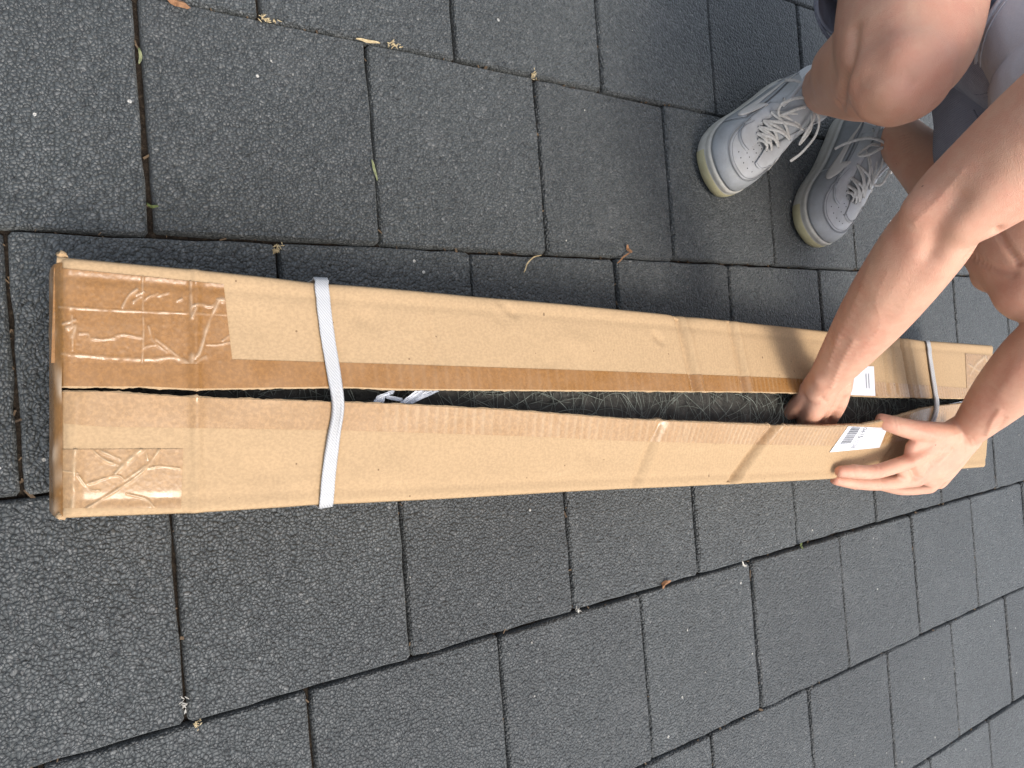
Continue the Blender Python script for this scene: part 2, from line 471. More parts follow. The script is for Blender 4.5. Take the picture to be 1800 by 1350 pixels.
IRp = path_y([(92, 686), (180, 686), (250, 691), (350, 697), (590, 705), (700, 709), (900, 720), (1100, 736), (1330, 746), (1450, 750), (1520, 747), (1560, 738), (1620, 719), (1650, 713), (1700, 708), (1742, 705)], lambda y: H + lift(y))
XL = lambda y: interp(XLp, y); XR = lambda y: interp(XRp, y)
IL = lambda y: interp(ILp, y); IR = lambda y: interp(IRp, y)
Yn = lambda x: interp([(.05, -.088), (.155, -.094), (.26, -.1)], x)
Yf = lambda x: interp([(.167, 1.475), (.40, 1.405)], x)
CRE = []
def crease(a, b, amp, w):
    A = at(*a, H); B = at(*b, H); CRE.append((A[:2], B[:2], amp * 1.5, w))
crease((343, 468), (343, 690), .0022, .0045); crease((345, 695), (345, 905), .0022, .0045)
crease((755, 508), (762, 640), -.0012, .005)
crease((1192, 555), (1214, 690), -.0042, .0045); crease((1204, 555), (1226, 690), .0022, .005)
crease((1283, 562), (1303, 690), -.0045, .0045); crease((1294, 562), (1314, 690), .0020, .004)
crease((1550, 600), (1553, 690), -.0014, .004); crease((1566, 600), (1569, 690), -.0014, .004)
crease((1584, 590), (1596, 700), -.005, .0045); crease((1596, 590), (1607, 700), .0022, .005)
crease((1145, 745), (1112, 860), -.0022, .0045); crease((1160, 745), (1128, 860), .0012, .005)
crease((1338, 745), (1280, 856), -.0048, .0045); crease((1352, 745), (1295, 856), .0024, .005)
crease((1560, 790), (1530, 845), -.0025, .0045)
crease((880, 530), (905, 552), -.0016, .005); crease((1150, 590), (1160, 600), -.002, .005)
for q, r_, a_, w_ in (((640, 560), 8, -.0014, .010), ((880, 560), 5, -.001, .006), ((1010, 600), 14, .0010, .012), ((470, 830), 10, -.0012, .012), ((700, 830), 12, .0009, .014), ((1040, 800), 9, -.0010, .010), ((430, 560), 12, -.0010, .014), ((960, 640), 5, -.0009, .005)):
    crease((q[0] - r_, q[1] - r_ * .4), (q[0] + r_, q[1] + r_ * .5), a_, w_)
crease((115, 475), (115, 680), .0012, .005); crease((135, 700), (128, 905), .0014, .005)
def dent(x, y):
    z = 0
    for A, B, amp, w in CRE:
        if abs(y - A[1]) > .12 and abs(y - B[1]) > .12: continue
        d = B - A; L = d @ d; q = np.array([x, y]) - A
        s = min(1, max(0, (q @ d) / L)); r = q - d * s
        z += amp * math.exp(-(r @ r) / (w * w))
    return z
RO = .0048
def rnd_edge(d, r):
    return 0 if d >= r else r - math.sqrt(max(0, r * r - (r - d) ** 2))
def wob(x, y):
    return .0010 * mnoise.noise((x * 9, y * 5, .3)) + .0006 * mnoise.noise((x * 30, y * 16, 2.3))
def knock(y, s):
    # small crushed places along the long outer folds
    z = 0
    for yy, a, w in (((.12, .004, .03), (.617, .006, .022), (.30, .002, .05), (1.22, .004, .02)) if s < 0 else ((.105, .003, .02), (.5, .0015, .06), (.9, .0015, .05))):
        z += a * math.exp(-((y - yy) / w) ** 2)
    return z
def ZL(x, y):
    d = max(0, x - XL(y)); e = max(0, y - Yn(x)); f = max(0, Yf(x) - y)
    v = min(1, d / max(.02, IL(y) - XL(y)))
    return H + .008 * math.sin(min(1, max(0, (y + .09) / .5)) * math.pi / 2) * v + dent(x, y) + wob(x, y) - rnd_edge(d, RO) - rnd_edge(e, .012) - rnd_edge(f, .008) - knock(y, -1) * math.exp(-d / .012) - .0012 * math.exp(-((d - .016) / .004) ** 2)
def ZR(x, y):
    d = max(0, XR(y) - x); e = max(0, y - Yn(x)); f = max(0, Yf(x) - y)
    v = min(1, d / max(.02, XR(y) - IR(y)))
    return H + dent(x, y) + wob(x, y) + lift(y) * v ** 1.5 - rnd_edge(d, RO) - rnd_edge(e, .012) - rnd_edge(f, .008) - knock(y, 1) * math.exp(-d / .012) - .001 * math.exp(-((d - .014) / .004) ** 2)
def ZT(x, y):
    a, b = IL(y), IR(y)
    if x <= a: return ZL(x, y)
    if x >= b: return ZR(x, y)
    t = (x - a) / max(1e-5, b - a); return ZL(a, y) * (1 - t) + ZR(b, y) * t
def on_top(px, py, off=0.0):
    w = at(px, py, H)
    for _ in range(3): w = at(px, py, ZT(w[0], w[1]) + off)
    return w

carton = empty('cardboard_box', (.2, .65, 0))
tag(carton, 'long slit open kraft cardboard box lying on dark paving', 'cardboard box')
NU, NV = 620, 30
def flap(left):
    V = []; ein = []
    for i in range(NU):
        s = i / (NU - 1)
        for j in range(NV):
            v = (j / (NV - 1)) ** 1.25
            y = -.09 + s * 1.53
            for _ in range(3):
                e, n = (XL(y), IL(y)) if left else (XR(y), IR(y))
                x = e + (n - e) * v
                y = Yn(x) + (Yf(x) - Yn(x)) * s
            jx = 0
            if v > .97: jx = .0011 * mnoise.noise((y * 70, 3.1 if left else 8.2, 0)) + .0008 * mnoise.noise((y * 260, 1.1, 5))
            V.append((x + jx, y, ZL(x, y) if left else ZR(x, y)))
    F = grid_faces(NU, NV)
    if not left: pass
    else: F = [tuple(reversed(f)) for f in F]
    o = obj('top_flap', V, F, MAT['card'], carton)
    o.data.materials.append(MAT['edge'])
    m = o.modifiers.new('solid', 'SOLIDIFY'); m.thickness = .006; m.offset = -1; m.material_offset_rim = 1; m.use_rim = True
    return o
flapL = flap(True); flapR = flap(False)
def check_up(o):
    n = o.data.polygons[len(o.data.polygons) // 2].normal
    if n.z < 0: o.data.flip_normals()
check_up(flapL); check_up(flapR)
def wall(pts, sgn, name='side_panel'):
    """pts: list of (x,y,outward nx,ny) along the wall"""
    V = []; nz = 9
    for k, (x, y, nx, ny) in enumerate(pts):
        for j in range(nz):
            t = j / (nz - 1); z = .001 + (H - (RO if name == 'side_panel' else .0128) - .001) * t
            b = (.0015 * math.sin(t * math.pi) + .001 * mnoise.noise((x * 12, y * 9, z * 14))) * math.sin(t * math.pi)
            V.append((x + nx * b, y + ny * b, z))
    F = grid_faces(len(pts), nz)
    o = obj(name, V, F, MAT['card'], carton)
    p = o.data.polygons[len(o.data.polygons) // 2]
    nx, ny = pts[len(pts) // 2][2:]
    if p.normal.x * nx + p.normal.y * ny < 0: o.data.flip_normals()
    solid(o, .004)
    return o
N = 120
ysL = np.linspace(Yn(XL(-.09)), Yf(.167), N); ysR = np.linspace(Yn(.26), Yf(.40), N)
wall([(XL(y) + knock(y, -1) * .6, y, -1, 0) for y in ysL], -1)
wall([(XR(y) - knock(y, 1) * .6, y, 1, 0) for y in ysR], 1)
xa, xb = XL(-.088), XR(-.1)
wall([(x, Yn(x), 0, -1) for x in np.linspace(xa + .001, xb - .001, 24)], 0, 'end_panel')
xa, xb = XL(1.475), XR(1.405)
wall([(x, Yf(x), 0, 1) for x in np.linspace(xa + .001, xb - .001, 24)], 0, 'end_panel')
ys = np.linspace(-.08, 1.40, 40)
Vb = []
for y in ys: Vb += [(XL(y) + .005, y, .004), (XR(y) - .005, y, .004)]
o = obj('bottom_panel', Vb, [tuple(reversed(f)) for f in grid_faces(40, 2)], MAT['card'], carton); check_up(o)
# crushed corners
def lump(c, r, name='crushed_corner', seed=0):
    V, F = ellipsoid(c, r, 14, 9)
    V = [np.array(v) + .9 * np.array(r) * mnoise.noise((v[0] * 330 + seed, v[1] * 330, v[2] * 330)) for v in V]
    return obj(name, V, F, MAT['card'], carton)
w = at(108, 448, H - .009); lump(w, (.0036, .0032, .0048), seed=1)
w = at(106, 906, H - .009); lump(w, (.0032, .0034, .0050), seed=5)
def end_tape(x0, x1, z0, mat, seed):
    V = []; L = []; n = 40
    for i in range(n):
        x = x0 + (x1 - x0) * i / (n - 1); yn = Yn(x)
        path = [(yn + .0035, ZT(x, yn + .0035) + .0010), (yn + .0025, ZT(x, yn + .0025) + .0010), (yn + .001, ZT(x, yn + .001) + .0010), (yn - .0012, H - .0105), (yn - .0024, H - .0145)]
        path += [(yn - .0026 - .0022 * math.sin(math.pi * k / 11), H - .0145 + (z0 - H + .0145) * k / 11) for k in range(1, 12)]
        for y, z in path:
            k = max(0, mnoise.noise((x * 60, (z + y) * 45, seed))) ** 2
            V.append((x, y - .0012 * k, z + .0006 * k)); L.append(min(1, 1.6 * k))
    o = obj('tape_patch', V, grid_faces(n, len(path)), mat, carton); vcol(o, 'lift', L); check_up(o)
end_tape(.056, .258, .02, MAT['tape'], 1.5)

# --- tape, stuck on the flaps
def overlay(name, quad, mat, ridges=(), nu=60, nv=40, off=.0007, parent=carton, amp=.0021, ribs=0, gx=None, allow=None):
    """quad: 4 picture points, projected down on to the flap tops"""
    q = np.array(quad, float); V = []; L = []
    R = []
    for pl, w_, a_ in ridges:
        pl = np.array(pl, float)
        R.append((cat(pl, 4) if len(pl) > 2 else pl, w_, a_))
    for i in range(nu):
        for j in range(nv):
            a, b = i / (nu - 1), j / (nv - 1)
            p = (q[0] * (1 - a) + q[1] * a) * (1 - b) + (q[3] * (1 - a) + q[2] * a) * b
            k = 0
            for pl, w_, a_ in R:
                for A, B in zip(pl[:-1], pl[1:]):
                    d = B - A; s = min(1, max(0, ((p - A) @ d) / (d @ d + 1e-9))); r = np.linalg.norm(p - A - d * s)
                    if r < 4 * w_:
                        ww = w_ * (.55 + .55 * (.5 + mnoise.noise((p[0] * .05, p[1] * .05, 1.7))))
                        k = max(k, a_ * (.62 + .75 * mnoise.noise((p[0] * .075, p[1] * .075, w_))) * math.exp(-(r / ww) ** 2))
            k = max(0, k) + .10 * max(0, mnoise.noise((p[0] * .16, p[1] * .16, 3.3)))
            wd = on_top(p[0], p[1], off)
            V.append((wd[0], wd[1], wd[2] + amp * k)); L.append(min(1, k * .72))
    o = obj(name, V, grid_faces(nu, nv), mat, parent)
    check_up(o); vcol(o, 'lift', L)
    return o
def Z3(x, y): return (90 + x / 5.4545, 460 + y / 5.4545)
def Z1(x, y): return (60 + x / 2.455, 400 + y / 2.455)
def rid(f, pts, w, a): return ([f(*p) for p in pts], w, a)
rl = [rid(Z3, [(70, 435), (700, 470), (1330, 495), (1680, 510)], 1.7, .6),
      rid(Z3, [(105, 885), (850, 935), (1180, 915), (1330, 985), (1480, 910)], 3.2, .45),
      rid(Z3, [(680, 440), (740, 330), (825, 265)], 2.2, 1), rid(Z3, [(815, 320), (890, 290)], 2, .9), rid(Z3, [(790, 385), (865, 330)], 2, .9),
      rid(Z3, [(880, 380), (940, 335), (1020, 305)], 2, .9), rid(Z3, [(1020, 330), (1130, 298)], 1.6, .7), rid(Z3, [(1205, 375), (1255, 358)], 1.6, .7),
      rid(Z3, [(880, 140), (875, 250), (880, 460)], 1.6, .6), rid(Z3, [(880, 460), (885, 700), (870, 1000)], 2.4, .6), rid(Z3, [(870, 1000), (875, 1180)], 1.5, .4),
      rid(Z3, [(270, 690), (350, 690), (380, 735), (500, 745), (620, 730)], 1.7, .85), rid(Z3, [(620, 715), (700, 700), (880, 735)], 2.6, .5),
      rid(Z3, [(930, 620), (980, 760), (1110, 865)], 2.4, .6), rid(Z3, [(860, 860), (920, 810), (1000, 795)], 1.7, .6),
      rid(Z3, [(1000, 740), (1190, 890), (1330, 980)], 2.6, .55),
      rid(Z3, [(1335, 180), (1345, 540)], 3, .6), rid(Z3, [(1350, 900), (1350, 1200)], 5, .65),
      rid(Z3, [(1610, 375), (1570, 450), (1500, 620), (1430, 860), (1380, 920)], 3.4, 1.0), rid(Z3, [(1590, 360), (1650, 375)], 4, 1.0),
      rid(Z3, [(1350, 430), (1420, 410), (1530, 430), (1590, 380)], 2.6, .8), rid(Z3, [(1390, 440), (1345, 540)], 2.4, .8),
      rid(Z3, [(1490, 795), (1600, 795), (1720, 770)], 1.7, .7), rid(Z3, [(1640, 760), (1720, 700)], 1.6, .6),
      rid(Z3, [(205, 690), (205, 850)], 1.5, .5), rid(Z3, [(110, 600), (230, 560)], 3, .9), rid(Z3, [(150, 640), (230, 620), (200, 720)], 4.2, .9), rid(Z3, [(200, 520), (200, 600)], 3, .7),
      rid(Z3, [(1640, 1025), (1750, 1010)], 1.6, .5), rid(Z3, [(40, 500), (60, 900)], 4, .25)]
overlay('tape_patch', [(95, 470), (393, 500), (409, 640), (90, 638)], MAT['tape'], rl, 170, 90, off=.0009, parent=carton)
rr_ = [rid(Z1, [(250, 960), (300, 1000), (360, 1025)], 2.4, .9), rid(Z1, [(290, 965), (370, 1000)], 2.2, .8), rid(Z1, [(350, 1062), (400, 1010), (460, 962)], 3.6, 1),
       rid(Z1, [(220, 1110), (350, 1070), (390, 1090)], 2.0, .9), rid(Z1, [(220, 1215), (360, 1130), (470, 1050), (540, 960)], 2.2, 1), rid(Z1, [(400, 1085), (480, 1030)], 2, .8),
       rid(Z1, [(470, 1045), (540, 1030), (630, 1040)], 1.6, .6), rid(Z1, [(400, 1150), (480, 1170), (515, 1205)], 2, .8), rid(Z1, [(480, 960), (490, 1000)], 2, .7),
       rid(Z1, [(178, 950), (170, 1080), (165, 1220)], 4.5, .8), rid(Z1, [(190, 1070), (240, 1130), (280, 1135)], 1.8, .8), rid(Z1, [(120, 1050), (190, 1060)], 1.6, .6)]
overlay('tape_patch', [(100, 790), (322, 789), (318, 893), (98, 893)], MAT['tape_gloss'], rr_, 120, 70, off=.0007)
fr = [rid(lambda x, y: (x, y), [(1704, 660), (1716, 640), (1732, 626)], 1.6, .9), rid(lambda x, y: (x, y), [(1732, 630), (1740, 645)], 2, .9), rid(lambda x, y: (x, y), [(1700, 640), (1725, 655)], 1.4, .7),
      rid(lambda x, y: (x, y), [(1702, 680), (1728, 655)], 1.4, .6), rid(lambda x, y: (x, y), [(1712, 690), (1722, 665), (1735, 668)], 1.4, .7)]
overlay('tape_patch', [(1697, 621), (1742, 625), (1736, 688), (1700, 690)], MAT['tape_gloss'], fr, 36, 36, off=.0007)
def strip(name, left, ya, yb, outer, mat, ribs=(), ramp_=None):
    """long tape run along the slit edge of a flap; outer boundary from picture points"""
    ob = path_y(outer, None if left else (lambda y: H + lift(y) * .5))
    n = int((yb - ya) / .0022); m = 12; V = []; L = []
    for i in range(n):
        y = ya + (yb - ya) * i / (n - 1)
        xo = interp(ob, y); xi = (IL(y) - .0012) if left else (IR(y) + .0012)
        for j in range(m):
            t = j / (m - 1); x = xo + (xi - xo) * t
            z = (ZL if left else ZR)(x, y) + .0005
            k = 0
            for (y0, y1, per, a, slant) in ribs:
                if y0 < y < y1:
                    ph = (y - slant * (x - xo)) / per
                    env = min(1, (y - y0) / .05, (y1 - y) / .05)
                    env *= .35 + .65 * max(0, min(1, .5 + 1.3 * mnoise.noise((y * 22, x * 8, 4.4))))
                    k = max(k, a * env * (max(0, math.sin(ph * 2 * math.pi)) ** 2))
            V.append((x, y, z + .0008 * k)); L.append(min(1, k * .8))
    o = obj(name, V, grid_faces(n, m), mat, carton); check_up(o); vcol(o, 'lift', L); return o
strip('tape_strip', True, -.0932, 1.035, [(92, 622), (408, 632), (700, 641), (1000, 651), (1300, 662), (1420, 667), (1560, 673)], MAT['tape'], [(.66, 1.03, .009, .28, .05), (.1, .66, .013, .08, 0)])
strip('tape_strip', True, 1.036, 1.44, [(1400, 667), (1540, 672), (1715, 684), (1745, 686)], MAT['tape_gloss'], [(1.0, 1.46, .0085, .7, .02)])
strip('tape_strip', False, -.0940, 1.36, [(85, 742), (180, 750), (590, 756), (900, 766), (1100, 775), (1300, 781), (1480, 784), (1560, 780), (1620, 768), (1700, 748), (1742, 738)], MAT['tape_gloss'],
      [(.14, .62, .011, .3, -.12), (.55, 1.0, .0085, .55, -.25), (1.0, 1.36, .009, .5, -.1)])

# --- shipping label, cut in two by the slit
def label(quad, nu=26, nv=22, parent=carton, curl=0):
    q = np.array(quad, float)
    def f(a, b, off=.0012):
        p = (q[0] * (1 - a) + q[1] * a) * (1 - b) + (q[3] * (1 - a) + q[2] * a) * b
        w = on_top(p[0], p[1], off)
        w = np.array([w[0], w[1], w[2] + curl * max(0, b - .6) ** 2])
        return w
    V = [f(i / (nu - 1), j / (nv - 1)) for i in range(nu) for j in range(nv)]
    o = obj('shipping_label', V, grid_faces(nu, nv), MAT['paper'], parent); check_up(o)
    return o, f
labR, fR = label([(1491, 749.5), (1560, 752.5), (1546, 787), (1458.5, 795)])
def bars(f, lab, a0, a1, b0, b1, seed, n):
    rr = random.Random(seed); b = b0; parts = []
    while b < b1:
        wd = rr.choice((.008, .008, .014, .022)); parts.append((b, min(b1, b + wd))); b += wd + rr.choice((.009, .012, .02))
    V = []; F = []
    for (p, q) in parts:
        n0 = len(V)
        for a in np.linspace(a0, a1, 5):
            V += [f(a, p, .0017), f(a, q, .0017)]
        F += [(n0 + 2 * k, n0 + 2 * k + 2, n0 + 2 * k + 3, n0 + 2 * k + 1) for k in range(4)]
    o = obj('barcode', V, F, MAT['ink'], lab, smooth=False); check_up(o)
def text_on(f, lab, s, a0, a1, b0, b1, mat, name='printed_text'):
    cu = bpy.data.curves.new('t', 'FONT'); cu.body = s; cu.size = 1; cu.resolution_u = 2
    to = bpy.data.objects.new('t', cu); COL.objects.link(to)
    dg = bpy.context.evaluated_depsgraph_get(); dg.update()
    me = bpy.data.meshes.new_from_object(to.evaluated_get(dg))
    vs_ = [(v.co.x, v.co.y) for v in me.vertices]; fs = [tuple(p.vertices) for p in me.polygons]
    bpy.data.objects.remove(to); bpy.data.curves.remove(cu); bpy.data.meshes.remove(me)
    x0 = min(v[0] for v in vs_); x1 = max(v[0] for v in vs_); y0 = min(v[1] for v in vs_); y1 = max(v[1] for v in vs_)
    V = [f(a0 + (a1 - a0) * (y - y0) / (y1 - y0), b0 + (b1 - b0) * (x - x0) / (x1 - x0), .0017) for x, y in vs_]
    o = obj(name, V, fs, mat, lab, smooth=False); check_up(o); return o
bars(fR, labR, .10, .33, .03, .70, 11, 30)
text_on(fR, labR, '0615', .41, .51, .02, .47, MAT['ink'])
text_on(fR, labR, 'D38', .40, .48, .58, .92, MAT['greyink'])
for b in (.04, .10):
    V = [fR(a, b + k, .0017) for a in np.linspace(.62, .9, 6) for k in (0, .022)]
    o = obj('printed_line', V, grid_faces(6, 2), MAT['greyink'], labR, smooth=False); check_up(o)
labL, fL = label([(1462, 642), (1536, 644), (1539, 696), (1462, 693)])
for a in (.80, .86):
    V = [fL(a + k, b, .0017) for b in np.linspace(.25, .75, 6) for k in (0, .018)]
    o = obj('printed_line', V, grid_faces(6, 2), MAT['greyink'], labL, smooth=False); check_up(o)

# ------------------------------------------------------------------ straps round the box
def strap_band(px, width, label_, pinch=None, name='packing_strap', th=.0011):
    """px: picture points across the top, left fold to right fold; width in metres along the box"""
    P = cat(np.array(px, float), 10); n = 9
    C = [on_top(p[0], p[1], .0022) for p in P]
    # keep the run taut: no dips
    zs = np.array([c[2] for c in C]); 
    for _ in range(6): zs[1:-1] = np.maximum(zs[1:-1], (zs[:-2] + zs[2:]) / 2)
    C = np.array(C); C[:, 2] = zs
    a, b = C[0].copy(), C[-1].copy()
    pre = [(a[0] + .0005, a[1], z) for z in (.003, .05, .10, H - .012)]
    post = [(b[0] - .0005, b[1], z) for z in (H - .012, .10, .05, .003)]
    allp = np.array(pre + [(a[0] - .001, a[1], a[2] - .001)] + list(C[1:-1]) + [(b[0] + .001, b[1], b[2] - .001)] + post)
    V = []; m = len(allp)
    for i, c in enumerate(allp):
        t = i / (m - 1)
        for j in range(n):
            s = j / (n - 1) - .5
            wd = width; h = 0
            if pinch:
                g = math.exp(-((t - pinch[0]) / pinch[1]) ** 2)
                wd = width * (1 - .22 * g); h = .0032 * g * math.cos(s * 5 * math.pi) ** 2 + .0006 * mnoise.noise((i * .3, j, 2))
            top = 4 <= i <= m - 5
            V.append((c[0], c[1] + s * wd, c[2] + (h if top else 0)))
    o = obj(name, V, grid_faces(m, n), MAT['strap'], loc=(a[0], a[1], 0))
    check_up(o); solid(o, th, 1)
    tag(o, label_, 'strap', 'white straps round the cardboard box')
    return o
strap_band([(564, 491), (569, 540), (577, 600), (587, 660), (594, 715), (586, 770), (578, 830), (573, 889)], .0135,
           'wide white woven strap round the nearer end of the cardboard box', (.60, .16))
strap_band([(1631, 600), (1636, 640), (1643, 690), (1645, 718), (1639, 740), (1630, 765), (1622, 829)], .0125,
           'narrow looking white strap round the far end of the cardboard box', (.5, .3))

# ------------------------------------------------------------------ what is inside
NH = .101
net = empty('netting_roll', (.19, .65, .005))
tag(net, 'dark green netting roll showing through the slit of the cardboard box', 'netting')
V = []; nn = 14
ysn = np.linspace(-.07, 1.38, 150)
for y in ysn:
    c = (XL(y) + XR(y)) / 2 + .012; r = (XR(y) - XL(y)) / 2 - .016
    for k in range(nn):
        a = math.pi * k / (nn - 1)
        q = 1 + .05 * mnoise.noise((y * 14, k * .8, 0))
        V.append((c - r * math.cos(a) * q, y, .009 + NH * max(0, math.sin(a)) ** .6 * q))
o = obj('roll', V, grid_faces(150, nn), MAT['net'], net); check_up(o)
rt = random.Random(5); parts = []
def ztop(x, y):
    c = (XL(y) + XR(y)) / 2 + .012; r = (XR(y) - XL(y)) / 2 - .016
    s = max(0, 1 - ((x - c) / r) ** 2) ** .5
    return .011 + NH * s ** .6
for k in range(560):
    y = rt.uniform(.02, 1.36); g = IR(y) - IL(y)
    x = rt.uniform(IL(y) - .012, IR(y) + .012)
    kind = rt.random(); pts = []
    L = rt.uniform(.02, .09)
    if kind < .42: ang = math.pi / 2 * rt.choice((-1, 1)) + rt.gauss(0, .3)     # across
    else: ang = rt.uniform(0, 6.28)
    bend = rt.gauss(0, 11)
    lift_ = rt.uniform(.0005, .005)
    px_, py_ = x, y
    for i in range(9):
        pts.append((px_, py_, ztop(px_, py_) + lift_ * math.sin(math.pi * i / 8) + .001))
        px_ += math.sin(ang) * L / 8; py_ += math.cos(ang) * L / 8; ang += bend * L / 8
    parts.append(tube(pts, rt.choice((.00026, .00034, .00044)), 4, 1))
for k in range(7):       # longer coiling strands
    y = .3 + k * .15; x = (IL(y) + IR(y)) / 2; pts = []
    for i in range(40):
        yy = y + i * .004; xx = IL(yy) + (IR(yy) - IL(yy)) * (.5 + .48 * math.sin(i * .22 + k * 1.7)) 
        pts.append((xx, yy, ztop(xx, yy) + .005 + .004 * math.sin(i * .5)))
    parts.append(tube(pts, .0005, 4, 1))
V, F = join(*parts)
o = obj('thread', V, F, MAT['thread'], net); tag(o, kind='stuff')

def film(sheets, label_):
    """sheets: (4 picture points, height, folds, seed) - a creased thin sheet each, joined as one torn piece"""
    parts = []
    for q, z, folds, seed in sheets:
        q = np.array(q, float); V = []; nu, nv = 16, 18
        for i in range(nu):
            for j in range(nv):
                a, b = i / (nu - 1), j / (nv - 1)
                p = (q[0] * (1 - a) + q[1] * a) * (1 - b) + (q[3] * (1 - a) + q[2] * a) * b
                h = .0028 * abs(((b * folds + .15 * mnoise.noise((a * 3, seed, 0))) % 1) - .5) * 2 + .0016 * mnoise.noise((a * 5, b * 6, seed))
                w = at(p[0], p[1], z + .006); V.append((w[0], w[1], z + .006 + h))
        parts.append((V, grid_faces(nu, nv)))
    V, F = join(*parts)
    o = obj('plastic_film', V, F, MAT['film']); tag(o, label_, 'plastic film'); return o
film([([(652, 711), (661, 696), (678, 690), (672, 711)], .123, 4, 1.2), ([(672, 692), (694, 684), (690, 692), (676, 697)], .126, 2, 3.1),
      ([(676, 694), (706, 700), (712, 708), (678, 701)], .121, 2, 5.1), ([(701, 708), (733, 684), (752, 684), (712, 709)], .124, 2, 7.7),
      ([(711, 709), (754, 684), (778, 684), (722, 710)], .1215, 3, 9.3)], 'crumpled clear plastic strip in the slit beside the wide near strap')
film([([(1655, 712), (1690, 705), (1704, 706), (1662, 713)], .129, 2, 2.2)], 'small bit of clear plastic film in the slit beyond the far strap')

# ------------------------------------------------------------------ person
person = empty('person', (-.30, 1.12, 0))
tag(person, 'person squatting in denim shorts and grey tee reaching into the cardboard box', 'person')
A_ = np.array
hipR, kneeR, ankR = A_([-.455, .99, .30]), A_([-.150, .752, .372]), A_([-.275, 1.012, .108])
hipL, kneeL, ankL = A_([-.345, 1.19, .30]), A_([.085, 1.090, .362]), A_([-.236, 1.214, .108])
shR, elR, wrR = dep(1905, 190, .70), dep(1668, 372, .80), at(1458, 660, .195)
shL, elL, wrL = A_([.02, 1.24, .62]), A_([.165, 1.085, .385]), at(1698, 760, .212)
S = []
def leg(hip, kn, an, side):
    v = (kn - hip); 
    # thigh
    S.append(loft([hip, hip + v * .35, hip + v * .7, hip + v * .9, kn + v * .02], [(.090, .090), (.090, .091), (.084, .086), (.075, .076), (.056, .058)], n=24))
    w = an - kn
    back = np.cross(np.cross(w, v), w); back /= np.linalg.norm(back); back = -back * np.sign(back @ v)   # calf side
    pts = [kn, kn + w * .12 + back * .004, kn + w * .30 + back * .016, kn + w * .5 + back * .012, kn + w * .75 + back * .002, an, an + w * .14]
    S.append(loft(pts, [.056, .060, .070, .064, .047, .039, .039], n=22))
    # kneecap, shin edge, malleoli
    d = v / np.linalg.norm(v); e = -w / np.linalg.norm(w)
    f = (d + e); f /= np.linalg.norm(f)
    S.append(ellipsoid(kn + f * .008, (.056, .056, .054)))
    S.append(ellipsoid(kn + f * .022, (.040, .040, .040)))
    S.append(ellipsoid(kn - back * .022 + w * .10, (.032, .032, .05)))
    S.append(loft([an, an + np.append((hipR - ankR)[:2] * 0, 0) + A_([0, 0, -.03])], [.034, .036]))
leg(hipR, kneeR, ankR, 1); leg(hipL, kneeL, ankL, -1)
def arm(sh, el, wr, up):
    u = el - sh; w = wr - el
    S.append(loft([sh, sh + u * .3, sh + u * .65, el - u * .06, el + w * .03], [.064, .061, .055, .049, .043], n=22))
    S.append(loft([el - w * .06, el + w * .12, el + w * .28, el + w * .55, el + w * .8, wr, wr + w * .08],
                  [(.040, .040), (.047, .046), (.049, .047), (.044, .043), (.037, .034), (.034, .026), (.033, .023)], up=up, n=22))
uR, wR = elR - shR, wrR - elR
latR = A_([-.35, -.80, .2]); medR = A_([.45, .55, .35])
S.append(loft([elR - uR * .30 + latR * .018, elR - uR * .05 + latR * .030, elR + wR * .16 + latR * .033, elR + wR * .42 + latR * .018], [.018, .026, .027, .014], n=16))
S.append(loft([elR - uR * .02 + medR * .026, elR + wR * .18 + medR * .030, elR + wR * .45 + medR * .016], [.022, .025, .014], n=16))
S.append(loft([shR + uR * .1, elR - uR * .5 + medR * .02, elR - uR * .14 + medR * .016], [.045, .042, .026], n=16))
arm(shR, elR, wrR, (0, 0, 1)); arm(shL, elL, wrL, (0, 0, 1))
# torso, neck, head
pel = (hipR + hipL) / 2; chest = (shR + shL) / 2
side = (shL - shR) / np.linalg.norm(shL - shR)
tv = chest - pel
fwd = np.cross(side, tv); fwd /= np.linalg.norm(fwd); fwd *= np.sign(fwd[0])
spine = [pel + A_([0, 0, -.03]), pel + tv * .2 - fwd * .01, pel + tv * .5 - fwd * .03, pel + tv * .8 - fwd * .02, chest + tv * .04]
S.append(loft(spine, [(.125, .105), (.135, .10), (.135, .10), (.155, .105), (.12, .07)], up=fwd, n=26))
S.append(loft([shR + tv * .02, chest + tv * .07, shL + tv * .02], [.058, .065, .058], up=fwd))
neck0 = chest + tv * .08; headc = neck0 + A_([.055, -.03, .155])
S.append(loft([neck0, (neck0 + headc) / 2 - A_([.012, 0, 0]), headc - A_([.02, 0, .03])], [.058, .054, .055]))
fx = A_([.78, -.36, -.51]); fx /= np.linalg.norm(fx)                       # where the face looks
fs = np.cross((0, 0, 1), fx); fs /= np.linalg.norm(fs); fu = np.cross(fx, fs)
HM = np.array([fx, fs, fu]).T
hp = lambda x, y, z: headc + HM @ A_([x, y, z])
S.append(ellipsoid(hp(-.012, 0, .02), (.098, .076, .095), 24, 16, HM))
S.append(loft([hp(.02, 0, -.01), hp(.045, 0, -.06), hp(.058, 0, -.098)], [(.066, .07), (.056, .055), (.032, .03)], up=fx))
S.append(loft([hp(.088, 0, .012), hp(.104, 0, -.016), hp(.108, 0, -.034)], [.011, .012, .014]))
S.append(loft([hp(.082, -.035, .028), hp(.092, 0, .024), hp(.082, .035, .028)], [.012, .011, .012]))
for q in (-1, 1): S.append(ellipsoid(hp(-.005, q * .078, -.012), (.018, .007, .030), 12, 8, HM))
S.append(ellipsoid(hp(.088, 0, -.062), (.013, .024, .011), 12, 8, HM))
